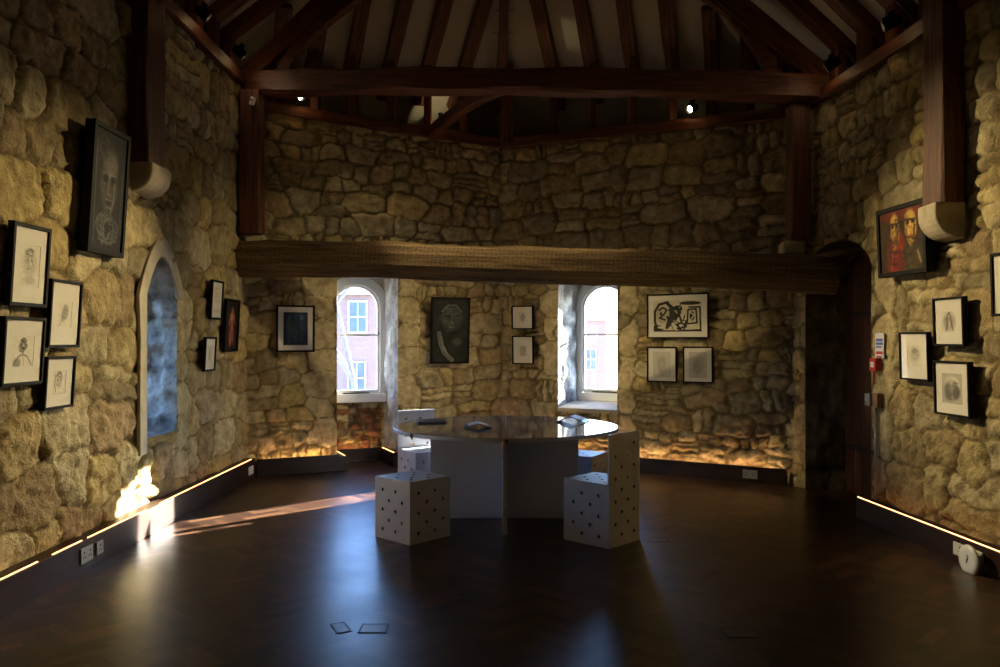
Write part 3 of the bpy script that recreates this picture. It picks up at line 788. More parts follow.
skirting('baseboard_alcove_right', P0(WBL, ub1 - .09, -.44), P0(WBL, ub1 - .09, .10), .17, .09, strip=((.05, .95),))
skirting('baseboard_middle_left', P0(WBL, ub1 - .09, .10), P0(WBL, lbl - .03, .10), .17, .10, strip=((.08, .97),), deep=True)
skirting('baseboard_back_right', P0(WBR, .03, .10), P0(WBR, (BR - A).length - .06, .10), .17, .10, strip=((.03, .98),), deep=True)
skirting('baseboard_right', P0(WR, uR(6.78), .11), P0(WR, uR(-1.5), .11), .17, .10, strip=((.0, 1.0),))

# ------------------------------------------------------------------ artworks (flat painted sheets)
class Art:
    def __init__(s, w, h, bg, n=84):
        s.W = w; s.H = h; s.nx = max(20, int(n * w / max(w, h))); s.ny = max(20, int(n * h / max(w, h)))
        s.a = np.ones((s.ny, s.nx, 3)) * np.array(bg); s.Y, s.X = np.mgrid[0:s.ny, 0:s.nx]; s.X = (s.X + .5) / s.nx; s.Y = (s.Y + .5) / s.ny
    def mix(s, m, c): m = np.clip(m, 0, 1)[..., None]; s.a = s.a * (1 - m) + np.array(c) * m
    def ell(s, cx, cy, rx, ry, c, al=1.0, soft=.15, rot=0):
        dx = s.X - cx; dy = s.Y - cy; ca, sa = math.cos(rot), math.sin(rot); u = (dx * ca + dy * sa) / rx; v = (-dx * sa + dy * ca) / ry
        s.mix(al * np.clip((1 - np.sqrt(u * u + v * v)) / soft + .5, 0, 1), c)
    def line(s, pts, w, c, al=1.0):
        asp = s.H / s.W; D = np.full(s.X.shape, 9.)
        for (x0, y0), (x1, y1) in zip(pts[:-1], pts[1:]):
            vx, vy = x1 - x0, (y1 - y0) * asp; L2 = vx * vx + vy * vy + 1e-9
            t = np.clip(((s.X - x0) * vx + (s.Y - y0) * asp * vy) / L2, 0, 1)
            D = np.minimum(D, np.hypot(s.X - x0 - t * vx, (s.Y - y0) * asp - t * vy))
        s.mix(al * np.clip((w - D) / (.6 / s.nx) + .5, 0, 1), c)
    def rect(s, x0, y0, x1, y1, c, al=1.0): s.mix(al * ((s.X > x0) & (s.X < x1) & (s.Y > y0) & (s.Y < y1)), c)
    def noise(s, amp, sc, seed=0): s.a *= (1 + amp * 2 * fbm(s.X * sc, s.Y * sc * s.H / s.W, seed, 3))[..., None]
    def scrib(s, cx, cy, rx, ry, n, c, w=.006, seed=0, al=.6):
        r = random.Random(seed)
        for _ in range(n):
            a = r.uniform(0, 6.28); pts = []
            for k in range(5):
                q = r.uniform(.2, 1); pts.append((cx + rx * q * math.cos(a), cy + ry * q * math.sin(a))); a += r.uniform(.3, .9)
            s.line(pts, w, c, al * r.uniform(.5, 1))
    def build(s, name, parent, y, mat):
        vs = []; nx, ny = s.nx, s.ny; xs = np.linspace(-s.W / 2, s.W / 2, nx + 1); zs = np.linspace(s.H / 2, -s.H / 2, ny + 1)
        for z in zs: vs += [(x, y, z) for x in xs]
        fs = [(j * (nx + 1) + i, (j + 1) * (nx + 1) + i, (j + 1) * (nx + 1) + i + 1, j * (nx + 1) + i + 1) for j in range(ny) for i in range(nx)]
        me = bpy.data.meshes.new(name); me.from_pydata(vs, [], fs); ca = me.color_attributes.new('paint', 'FLOAT_COLOR', 'CORNER')
        arr = np.ones((len(fs) * 4, 4), np.float32); arr[:, :3] = np.repeat(np.clip(s.a.reshape(-1, 3), 0, 1), 4, axis=0); ca.data.foreach_set('color', arr.ravel()); me.update()
        return link(name, me, mat, parent)
PAP = (.70, .66, .56); INK = (.05, .045, .04)
def face(a, cx, cy, rx, ry, c, seed, al=.6, hair=True, w=.008):
    a.ell(cx, cy, rx, ry, [v * .8 for v in PAP], .5, .3); a.scrib(cx, cy - ry * .1, rx * 1.05, ry, 10, c, w, seed, al * .7)
    for s in (-1, 1): a.ell(cx + s * rx * .38, cy - ry * .12, rx * .2, ry * .08, c, al, .5); a.line([(cx + s * rx * .6, cy - ry * .28), (cx + s * rx * .2, cy - ry * .26)], w, c, al)
    a.line([(cx, cy - ry * .15), (cx - rx * .1, cy + ry * .25), (cx + rx * .08, cy + ry * .28)], w, c, al); a.line([(cx - rx * .25, cy + ry * .52), (cx + rx * .25, cy + ry * .5)], w * 1.3, c, al)
    if hair: a.scrib(cx, cy - ry * .75, rx, ry * .45, 14, c, w * 1.2, seed + 3, al)
def art_sketch(w, h, k):
    a = Art(w, h, PAP, 60)
    if k == 0: a.ell(.5, .42, .34, .34, (.5, .47, .38), .6, .5); face(a, .5, .42, .26, .30, INK, 3); a.scrib(.5, .42, .42, .4, 18, (.3, .28, .24), .006, 8, .4); a.ell(.55, .85, .3, .1, (.35, .33, .28), .6, .6)
    if k == 1: a.ell(.5, .5, .2, .3, (.25, .24, .21), .7, .6, .4); a.scrib(.55, .4, .25, .3, 12, INK, .012, 5, .6); a.line([(.2, .95), (.4, .6), (.6, .2)], .03, (.2, .19, .17), .6); face(a, .55, .4, .18, .22, INK, 9, .6, False)
    if k == 2: face(a, .52, .32, .17, .22, INK, 11, .9); a.scrib(.5, .32, .22, .26, 16, INK, .014, 4, .7); a.line([(.1, .95), (.3, .68), (.5, .6), (.72, .68), (.92, .95)], .02, INK, .8); a.ell(.25, .88, .17, .16, (.12, .12, .11), .7, .5); a.line([(.5, .6), (.56, .95)], .012, INK, .7)
    if k == 3: a.line([(.1, .05), (.9, .05), (.9, .95), (.1, .95), (.1, .05)], .008, (.3, .25, .25), .7); face(a, .5, .45, .27, .33, INK, 21, .9); a.line([(.22, .15), (.18, .55), (.28, .85)], .03, INK, .8)
    if k == 4: a.line([(.15, .04), (.85, .04), (.85, .96), (.15, .96), (.15, .04)], .012, (.2, .16, .1), .8); a.scrib(.5, .5, .25, .38, 8, (.3, .22, .1), .012, 2, .5)
    if k == 5: a.ell(.5, .5, .25, .42, (.3, .28, .24), .6, .5); a.line([(.5, .1), (.5, .9)], .05, (.25, .22, .18), .7)
    if k == 6: a.ell(.5, .5, .32, .4, (.3, .28, .25), .55, .7); a.scrib(.5, .5, .35, .42, 10, INK, .014, 6, .5)
    if k == 7: a.rect(.1, .2, .9, .95, (.38, .36, .31), .5); a.scrib(.5, .5, .4, .4, 14, INK, .012, 16, .5); a.line([(.35, .15), (.35, .9)], .02, INK, .5); a.line([(.62, .2), (.62, .9)], .02, INK, .5)
    if k == 8: a.a[:] = (.56, .53, .44); a.ell(.5, .55, .22, .35, (.34, .32, .27), .5, .7); a.scrib(.5, .5, .33, .4, 18, (.25, .23, .2), .008, 31, .35)
    if k == 9: a.a[:] = (.52, .49, .41); a.ell(.48, .6, .25, .32, (.3, .28, .24), .6, .6); a.scrib(.55, .5, .36, .42, 22, (.2, .19, .17), .008, 37, .4)
    if k == 10: a.ell(.5, .45, .36, .4, (.4, .37, .32), .5, .6); a.scrib(.55, .4, .3, .33, 16, (.2, .18, .16), .01, 41, .5); face(a, .5, .45, .2, .26, (.2, .18, .16), 43, .6)
    if k == 11: a.ell(.5, .5, .42, .45, (.34, .29, .25), .8, .6); a.line([(.5, .06), (.3, .9)], .06, (.12, .09, .08), .7); a.line([(.52, .06), (.75, .9)], .05, (.15, .11, .09), .7); a.line([(.5, .2), (.52, .8)], .07, (.62, .52, .42), .8); a.scrib(.45, .5, .35, .42, 14, INK, .012, 47, .5)
    if k == 12: a.a[:] = (.46, .43, .36); a.ell(.5, .35, .34, .26, (.74, .7, .6), .8, .5); a.ell(.3, .6, .2, .3, (.12, .11, .1), .8, .6); a.ell(.68, .62, .2, .22, (.1, .09, .08), .85, .5); a.ell(.62, .4, .13, .14, (.2, .18, .16), .7, .6); a.scrib(.5, .55, .42, .4, 16, INK, .012, 51, .5)
    if k == 13: face(a, .5, .45, .3, .36, INK, 61, .6)
    a.noise(.12, 12, k); return a
def art_blue(w, h):
    a = Art(w, h, (.020, .035, .065), 70)
    for (x, c) in ((.25, (.05, .09, .15)), (.5, (.055, .10, .10)), (.74, (.04, .07, .16))):
        a.ell(x, .5, .11, .42, c, .8, .6); a.ell(x, .18, .07, .09, (.09, .14, .2), .7, .6); a.line([(x - .07, .3), (x + .04, .55), (x - .02, .9)], .02, (.12, .17, .2), .6)
    a.scrib(.5, .5, .45, .45, 20, (.08, .13, .22), .012, 3, .5); a.scrib(.5, .5, .45, .45, 14, (.03, .07, .04), .015, 8, .5); a.noise(.5, 9, 2); return a
def art_darkwoman(w, h):
    a = Art(w, h, (.016, .019, .017), 96); g = (.11, .12, .11)
    a.ell(.55, .30, .27, .19, (.045, .05, .045), .9, .5); a.line([(.25, .2), (.42, .1), (.66, .1), (.8, .2)], .018, g, .8); a.line([(.32, .13), (.5, .16), (.7, .14)], .013, g, .7)
    for x in (.42, .7): a.ell(x, .27, .07, .02, (.015, .015, .015), .9, .5); a.line([(x - .08, .235), (x + .06, .23)], .01, g, .7)
    a.line([(.54, .24), (.52, .38), (.58, .39)], .014, g, .8); a.line([(.46, .45), (.62, .45)], .012, (.14, .14, .12), .7)
    a.line([(.18, .55), (.22, .7), (.34, .86), (.55, .97)], .06, (.15, .155, .14), .75); a.line([(.24, .6), (.3, .74), (.44, .9)], .02, (.25, .25, .22), .6)
    a.ell(.7, .68, .14, .05, (.07, .075, .07), .7, .8); a.scrib(.5, .3, .33, .23, 14, (.09, .1, .09), .007, 5, .5); a.noise(.6, 8, 4); return a
def art_darkman(w, h):
    a = Art(w, h, (.010, .010, .009), 100); g = (.15, .135, .11)
    a.ell(.5, .40, .25, .27, (.055, .047, .04), .95, .5); a.ell(.52, .28, .2, .12, (.10, .085, .07), .8, .7)
    for x in (.38, .62): a.ell(x, .40, .085, .035, (.008, .008, .008), .95, .5); a.line([(x - .1, .355), (x + .09, .355)], .012, g, .6)
    a.line([(.5, .36), (.46, .52), (.54, .53)], .018, g, .8); a.ell(.5, .60, .1, .022, (.01, .008, .008), .9, .5); a.line([(.42, .575), (.58, .575)], .009, g, .6); a.line([(.44, .64), (.57, .64)], .012, g, .6)
    a.line([(.68, .42), (.66, .58), (.58, .68)], .02, g, .6); a.scrib(.5, .82, .42, .16, 26, (.10, .10, .085), .010, 13, .6); a.scrib(.3, .15, .35, .12, 14, (.045, .04, .035), .012, 14, .5)
    a.line([(.06, .1), (.1, .95)], .008, (.13, .12, .1), .6); a.line([(.92, .2), (.9, .9)], .008, (.08, .07, .06), .6); a.noise(.7, 8, 6); return a
def art_redpair(w, h):
    a = Art(w, h, (.035, .015, .007), 110); Yl = (.62, .38, .08)
    a.ell(.5, .1, .55, .1, (.16, .02, .01), .8, .7); a.ell(.38, .75, .22, .42, (.20, .018, .01), .95, .5); a.ell(.75, .82, .22, .3, (.05, .035, .012), .95, .5); a.ell(.12, .5, .1, .4, (.05, .03, .012), .8, .6)
    for cx, cy, rx, ry in ((.36, .33, .10, .27), (.72, .31, .13, .26)):
        a.ell(cx, cy, rx, ry, (.42, .24, .05), .97, .3); a.ell(cx - rx * .1, cy - ry * .6, rx * .8, ry * .3, Yl, .9, .6); a.line([(cx - rx * .1, cy - ry * .4), (cx - rx * .25, cy + ry * .35)], .022, Yl, .95)
        for s in (-1, 1): a.ell(cx + s * rx * .45, cy - ry * .25, rx * .33, ry * .11, (.02, .008, .004), .97, .4)
        a.line([(cx - rx * .9, cy - ry * .42), (cx + rx * .8, cy - ry * .38)], .016, (.03, .01, .006), .9)
        a.line([(cx - rx * .4, cy + ry * .62), (cx + rx * .35, cy + ry * .6)], .014, (.25, .03, .01), .9); a.line([(cx + rx * .7, cy), (cx + rx * .45, cy + ry * .8)], .02, (.03, .012, .006), .8)
        a.ell(cx - rx * .1, cy + ry * 1.02, rx * .35, ry * .2, (.45, .27, .06), .8, .5)
    a.line([(.30, .62), (.26, .95)], .02, (.38, .05, .02), .7); a.line([(.48, .55), (.55, .9)], .025, (.28, .03, .015), .7); a.line([(.62, .62), (.7, .95)], .02, (.06, .07, .02), .7); a.line([(.86, .72), (.92, .9)], .02, (.3, .22, .1), .5)
    a.scrib(.5, .55, .48, .45, 26, (.02, .008, .005), .014, 4, .5); a.noise(.5, 9, 9); return a
def art_figure(w, h):
    a = Art(w, h, (.016, .009, .006), 90); s = (.40, .17, .10)
    a.ell(.52, .17, .09, .055, s, .95, .4); a.ell(.52, .34, .19, .13, s, .95, .4); a.ell(.5, .5, .14, .12, (.34, .12, .07), .95, .4); a.ell(.42, .74, .11, .2, (.42, .13, .08), .95, .4); a.ell(.62, .72, .08, .18, (.30, .09, .05), .9, .4)
    a.line([(.36, .27), (.28, .48)], .04, s, .8); a.line([(.68, .28), (.74, .46)], .035, (.3, .12, .07), .8); a.ell(.47, .33, .08, .06, (.55, .3, .2), .7, .7); a.scrib(.5, .5, .35, .4, 10, (.03, .012, .008), .012, 3, .5); a.noise(.4, 9, 12); return a
def art_print(w, h):
    a = Art(w, h, (.66, .61, .44), 150); K = (.02, .018, .015); r = random.Random(12); L0 = a.line; a.line = lambda p, w_, c, al=1.0: L0(p, w_ * 1.45, c, al)
    a.line([(.30, .05), (.12, .12), (.03, .35), (.03, .7), (.1, .95)], .018, K); a.ell(.2, .45, .15, .3, (.02, .02, .02), .35, .3)
    a.line([(.12, .3), (.2, .22), (.28, .3), (.22, .45), (.13, .55), (.24, .62)], .013, K); a.ell(.16, .42, .03, .05, K); a.ell(.08, .88, .16, .09, K, 1, .2); a.ell(.22, .86, .13, .05, (.66, .61, .44), 1, .3)
    a.ell(.36, .62, .06, .3, K, 1, .2, .3); a.ell(.42, .42, .06, .16, K, 1, .2, -.5); a.line([(.3, .1), (.4, .25), (.36, .45)], .025, K); a.line([(.34, .3), (.5, .2), (.55, .4), (.45, .6)], .02, K)
    for _ in range(16):
        x, y = r.uniform(.3, .68), r.uniform(.15, .85); a.line([(x, y), (x + r.uniform(-.09, .09), y + r.uniform(-.2, .2)), (x + r.uniform(-.12, .12), y + r.uniform(-.2, .2))], r.uniform(.005, .014), K)
    a.ell(.76, .09, .22, .06, K, 1, .2); a.line([(.74, .22), (.96, .22), (.97, .95), (.62, .97), (.5, .9)], .012, K); a.line([(.72, .3), (.88, .28), (.9, .72), (.7, .75), (.72, .3)], .012, K)
    a.ell(.8, .5, .05, .15, K, 1, .3); a.line([(.76, .4), (.84, .45), (.78, .62)], .008, (.66, .61, .44)); a.ell(.56, .8, .1, .07, (.66, .61, .44), 1, .3); a.line([(.48, .78), (.58, .72), (.68, .8), (.56, .9), (.48, .78)], .014, K); a.line([(.02, .98), (.98, .985)], .012, K)
    a.noise(.15, 14, 3); return a

def picture(w, tl, tr, br, bl, art, label, mount=.0, fw=.018, fd=.032, tilt=0.0, gap=.035, cat='picture', group=None, name='framed_picture', glass=True, oil=False, mt=None):
    """corner pixels of the frame front -> framed picture hanging on wall w"""
    off = gap + fd
    xl = (tl[0] + bl[0]) / 2; xr = (tr[0] + br[0]) / 2
    ax, ay, _ = hit(w, xl, off); bx, by, _ = hit(w, xr, off)
    W = math.hypot(bx - ax, by - ay)
    zt = (zat(ay, tl[1]) + zat(by, tr[1])) / 2; zb = (zat(ay, bl[1]) + zat(by, br[1])) / 2; H = zt - zb
    cx, cy, cz = (ax + bx) / 2, (ay + by) / 2, (zt + zb) / 2
    _, d, n = frame_of(w); nn = Vector((n.x, n.y, 0)); dd = Vector((d.x, d.y, 0)); zz = Vector((0, 0, 1))
    c, s = math.cos(tilt), math.sin(tilt); yl = -(nn * c - zz * s); zl = zz * c + nn * s     # local -Y faces the room, top leans out
    m = Matrix.Identity(4)
    for i in range(3): m[i][0], m[i][1], m[i][2] = dd[i], yl[i], zl[i]
    pos = Vector((cx, cy, cz)); 
    for i in range(3): m[i][3] = pos[i]
    root = empty(name, mat=m); tag(root, label, cat, group)
    hw, hh = W / 2, H / 2
    out = [(-hw, -hh), (hw, -hh), (hw, hh), (-hw, hh)]; inn = [(-hw + fw, -hh + fw), (hw - fw, -hh + fw), (hw - fw, hh - fw), (-hw + fw, hh - fw)]
    b = MB(); b.ring(out, inn, 0, fd, closed=True); b.box((0, fd - .003, 0), (W - fw, .006, H - fw)); b.build('frame', M['black'], root, bevel=.002)
    iw, ih = W - 2 * fw, H - 2 * fw
    if mount:
        aw, ah = (iw * mt[0], ih * mt[1]) if mt else (iw - 2 * mount, ih - 2 * mount)
        b = MB(); o_ = [(-iw / 2, -ih / 2), (iw / 2, -ih / 2), (iw / 2, ih / 2), (-iw / 2, ih / 2)]; i_ = [(-aw / 2, -ah / 2), (aw / 2, -ah / 2), (aw / 2, ah / 2), (-aw / 2, ah / 2)]
        b.ring(o_, i_, .0122, .014, closed=True); b.build('mount', M['mount'], root)
    else: aw, ah = iw, ih
    a = art(aw, ah); a.build('painting' if oil else 'drawing', root, .0143 if mount else .012, M['oil'] if oil else M['paint'])
    if glass:
        b = MB(); b.add([(-iw / 2, .006, -ih / 2), (iw / 2, .006, -ih / 2), (iw / 2, .006, ih / 2), (-iw / 2, .006, ih / 2)], [(0, 1, 2, 3)]); b.build('glass_pane', M['glass'], root)
    return root
T = math.radians(3.6)
sk = lambda k: (lambda w, h: art_sketch(w, h, k))
gl = 'framed drawings on the left wall'; gr = 'framed drawings on the right wall'
picture(WL, (14, 220.5), (52, 229), (47.5, 307.5), (11, 306), sk(0), 'black-framed pencil portrait with dense oval face, topmost sketch on left wall', .05, .022, .04, T, mt=(.62, .56), group=gl)
picture(WL, (53, 278.5), (84.5, 282.5), (79, 346.5), (48.5, 349), sk(1), 'black-framed small leaning figure sketch on left wall, right of the oval face', .05, .018, .035, T, mt=(.5, .42), group=gl)
picture(WL, (6, 316), (47, 318), (43, 384), (2, 387), sk(2), 'black-framed sketch of a bearded head and shoulders with a light glint, on left wall', .05, .018, .04, T, mt=(.58, .5), group=gl)
picture(WL, (49.5, 356.8), (78, 356), (72.8, 406), (43, 411.5), sk(3), 'black-framed small outlined face drawing, lowest picture on left wall', .05, .016, .035, T, mt=(.5, .52), group=gl)
picture(WL, (96, 121), (132, 135), (123.5, 257.5), (88, 252), art_darkman, 'large dark painting of a gaunt face in deep black frame, high on left wall', 0, .035, .07, T, oil=True, name='framed_painting', glass=False, cat='painting')
picture(WL, (214, 279.5), (226, 281.5), (221, 320), (210.5, 319.5), sk(4), 'black-framed etching with brown border line on left wall beyond the arched window', .03, .02, .03, T * .8, mt=(.6, .72), group=gl)
picture(WL, (228, 298), (242, 300.5), (237, 351.5), (224, 352), art_figure, 'small dark painting of a pinkish standing nude figure on left wall near the corner', 0, .03, .03, T * .8, oil=True, name='framed_painting', glass=False, cat='painting')
picture(WL, (207, 337), (218, 337), (214.8, 370.5), (204.3, 372), sk(5), 'black-framed print with small grey mark on left wall, under the brown-bordered etching', .03, .018, .03, T * .8, mt=(.4, .5), group=gl)
picture(WBL, (277, 305), (315.8, 305.6), (314, 352.5), (275.8, 351.7), art_blue, 'black-framed dark blue picture of standing figures with cream mount, left of the left window', .05, .020, .03, T * .5, mt=(.70, .76))
picture(WBL, (433, 296.5), (471, 298), (468.7, 364), (430, 363.5), art_darkwoman, 'tall dark charcoal painting of a woman, unmounted, between the two windows', 0, .022, .04, T, oil=True, name='framed_painting', glass=False, cat='painting')
gm = 'small framed drawings between the windows'
picture(WBR, (511.3, 305.5), (532.7, 306), (532.7, 329.5), (511.5, 329), sk(6), 'small framed drawing of a tiny faint head between windows, upper of the pair', .05, .014, .03, 0.02, mt=(.36, .52), group=gm)
picture(WBR, (512, 335.8), (533, 336), (533, 364.7), (512, 363.8), sk(7), 'small framed drawing of a sketched block between windows, lower of the pair', .05, .014, .03, 0.02, mt=(.42, .52), group=gm)
picture(WBR, (646.5, 293), (708.3, 294.5), (708.5, 338.5), (647, 338.2), art_print, 'wide black-framed bold black and cream abstract print right of the right window', .05, .014, .03, 0.02, mt=(.82, .74))
gp = 'pair of framed grey prints'
picture(WBR, (646.5, 346.6), (676.2, 347), (676.5, 382.6), (647, 381.8), sk(8), 'pale grey framed print below the wide abstract print, left of the pair', .05, .014, .03, 0.02, mt=(.66, .78), group=gp)
picture(WBR, (682.5, 346.4), (712.6, 347), (712.8, 383.4), (683, 382.6), sk(9), 'framed pale grey print below the wide abstract print, right of the pair', .05, .014, .03, 0.02, mt=(.66, .78), group=gp)
picture(WR, (874.7, 212), (924.5, 196.5), (925.5, 270.5), (879, 279.5), art_redpair, 'large painting of two yellow faces in red and black, on right wall', 0, .035, .07, .04, oil=True, name='framed_painting', glass=False, cat='painting')
picture(WR, (931.2, 298.7), (962.3, 296), (963.3, 346), (933.6, 346.7), sk(11), 'black-framed drawing of a crouching cloaked figure on right wall below the red painting', .05, .016, .04, .03, mt=(.52, .46), group=gr)
picture(WR, (897.2, 332.3), (926.3, 332), (928.5, 380.5), (900.5, 380.3), sk(10), 'black-framed very faint portrait drawing on right wall, nearest the door', .05, .014, .035, .03, mt=(.55, .5), group=gr)
picture(WR, (931.8, 361.4), (966.5, 361), (970.5, 418), (934.6, 414.3), sk(12), 'black-framed dark tonal etching with double border, lowest picture on right wall', .05, .015, .04, .03, mt=(.62, .60), group=gr)
picture(WR, (988.4, 253), (1026, 249), (1028, 317), (992, 314.8), sk(13), 'black-framed drawing cut off by the right edge of the photo', .05, .018, .04, .03, mt=(.55, .5), group=gr)

# ------------------------------------------------------------------ notice, call point, switch box, conduit
def on_wall(w, px, off, z): x, y, u = hit(w, px, off); _, d, n = frame_of(w); return Matrix(((d.x, -n.x, 0, x), (d.y, -n.y, 0, y), (0, 0, 1, z), (0, 0, 0, 1))), y
m, y = on_wall(WR, 879.3, .025, 0); z = zat(y, 345.5); m[2][3] = z; s_ = y / F
o = empty('wall_notice', mat=m); tag(o, 'narrow white notice with blue and red blocks above the red call point', 'sign')
b = MB(); b.box((0, .004, 0), (.13, .006, 25 * s_), bev=.001); b.build('plate', M['plastic'], o)
b = MB(); b.box((0, 0, .045), (.10, .002, .022)); b.box((0, 0, .015), (.10, .002, .02)); b.box((-.01, 0, -.012), (.08, .002, .014))
b.build('blue_text_block', M['bluegrey'], o)
b = MB(); b.box((0, 0, -.06), (.10, .002, .024)); b.box((0, 0, -.092), (.08, .002, .014)); b.build('red_text_block', M['red'], o)
m, y = on_wall(WR, 875.5, .03, 0); m[2][3] = zat(y, 364.5)
o = empty('fire_call_point', mat=m); tag(o, 'small red fire alarm call point beside the door on right wall', 'alarm')
b = MB(); b.box((0, 0, 0), (.10, .055, .105), bev=.008); b.build('housing', M['red'], o)
b = MB(); b.box((0, -.029, 0), (.05, .004, .045), bev=.001); b.build('glass_front', M['plastic'], o)
m, y = on_wall(WR, 874.5, .03, 0); m[2][3] = zat(y, 400)
o = empty('switch_box', mat=m); tag(o, 'small grey and brown switch box on right wall beneath the red call point', 'switch')
b = MB(); b.box((.045, 0, 0), (.08, .05, .12), bev=.004); b.build('brown_back_box', M['brown'], o)
b = MB(); b.box((-.035, -.012, 0), (.075, .07, .10), bev=.004); b.build('steel_cover', M['metal'], o)
b = MB(); b.box((-.035, -.05, .01), (.018, .008, .03), bev=.002); b.build('rocker', M['plastic'], o)
x0, y0, _ = hit(WR, 876, .022); b = MB(); b.tube([(0, 0, .16), (0, 0, zat(y0, 408) - .0)], .011, 10); o = b.build('conduit_pipe', M['metal']); o.location = (x0, y0, 0)
tag(o, 'thin grey metal conduit pipe running down right wall from the switch box', 'pipe')
b = MB(); x1, y1, _ = hit(WR, 874, .015); b.tube([(0, 0, 0), (.0, 0, .11)], .007, 8); o = b.build('conduit_pipe', M['red']); o.location = (x1, y1, zat(y1, 384))
tag(o, 'short red cable sleeve between the red call point and the switch box', 'pipe')

# ------------------------------------------------------------------ sockets and the round device
def socket(x, y, z, ang, wd, ht, label, mat='plastic', gang=1):
    """front faces local -Y"""
    r = empty('wall_socket', (x, y, z), ang); tag(r, label, 'socket')
    b = MB(); b.box((0, .0, 0), (wd, .012, ht), bev=.003); b.build('face_plate', M[mat], r)
    for g in range(gang):
        cx = (g - (gang - 1) / 2) * wd / gang
        for (hx, hz, hw, hh_) in ((0, .018, .008, .012), (-.012, -.012, .010, .006), (.012, -.012, .010, .006)):
            b = MB(); b.box((cx + hx, -.007, hz), (hw, .002, hh_)); b.build('pin_hole', M['black'], r)
def on_board_left(px): X = LX + .12 + .006; return X, X * F / (px - 500)
X, Y = on_board_left(86.5); socket(X, Y, .115, math.pi / 2, .15, .10, 'pale square socket plate on the left skirting, nearer one of two', 'grey', 2)
X, Y = on_board_left(99.5); socket(X, Y, .115, math.pi / 2, .086, .086, 'pale square socket plate on the left skirting, farther one of two', 'grey')
X, Y = on_board_left(251); socket(X, Y, .10, math.pi / 2, .146, .086, 'small white double socket on the skirting at the far left corner', 'plastic', 2)
x, y, u = hit(WBR, 750, .106); _, d, n = frame_of(WBR); socket(x, y, .09, math.atan2(d.y, d.x), .15, .09, 'grey double socket on the back right skirting under the framed prints', 'grey', 2)
x, y, u = hit(WR, 968, .118); _, d, n = frame_of(WR); socket(x, y, .09, math.atan2(d.y, d.x), .30, .085, 'white double socket plate behind the round white disc on right skirting', 'plastic', 2)
xd, yd, _ = hit(WR, 968, .20)
r = empty('wireless_access_point', mat=Matrix(((d.x, -n.x, 0, xd), (d.y, -n.y, 0, yd), (0, 0, 1, zat(yd, 560)), (0, 0, 0, 1)))); tag(r, 'round white disc-shaped device with a blue mark plugged in on right skirting', 'device')
R90 = Matrix.Rotation(math.radians(90), 4, 'X')
b = MB(); b.lathe([(.02, -.0), (.07, .003), (.092, .012), (.098, .022), (.095, .032), (.06, .036)], 40, M=Matrix.Translation((0, .03, 0)) @ R90); b.build('round_body', M['plastic'], r)
b = MB(); b.tube([(0, -.0085, .035), (.006, -.0085, .01), (-.002, -.0085, 0), (-.006, -.0085, -.02)], .003, 6); b.build('blue_mark', M['bluegrey'], r)
b = MB(); b.box((0, .055, 0), (.05, .06, .05), bev=.004); b.build('plug', M['plastic'], r)

# ------------------------------------------------------------------ floor boxes
def floor_box(x, y, w, l, rot, label, open_=False):
    r = empty('floor_box', (x, y, 0), rot); tag(r, label, 'floor socket')
    b = MB(); b.ring([(-w / 2, -l / 2), (w / 2, -l / 2), (w / 2, l / 2), (-w / 2, l / 2)], [(-w / 2 + .008, -l / 2 + .008), (w / 2 - .008, -l / 2 + .008), (w / 2 - .008, l / 2 - .008), (-w / 2 + .008, l / 2 - .008)], 0, .002, closed=True)
    b.v = [(p[0], p[2], p[1] + .0012) for p in b.v]; b.build('rim', M['darkmetal'], r)
    b = MB(); b.box((0, 0, .0015), (w - .022, l - .022, .002)); b.build('lid', M['lidwood'], r)
M['lidwood'] = simple('lid_wood', (.085, .042, .022), .35, var=.3, scale=8)
floor_box(-.655, 4.16, .15, .13, .0, 'dark-rimmed floor socket lid in the blue window reflection, right one of two')
floor_box(-.83, 4.17, .08, .15, .45, 'small dark-rimmed floor hatch in the blue window reflection, left one of two')
floor_box(1.23, 4.10, .17, .14, .0, 'square dark-rimmed floor socket lid in the front right of the floor')
floor_box(1.19, 6.0, .15, .11, .0, 'dark-rimmed floor socket lid just right of the tall-backed perforated chair')
floor_box(2.96, 6.93, .07, .07, .0, 'tiny square floor lid near the door')

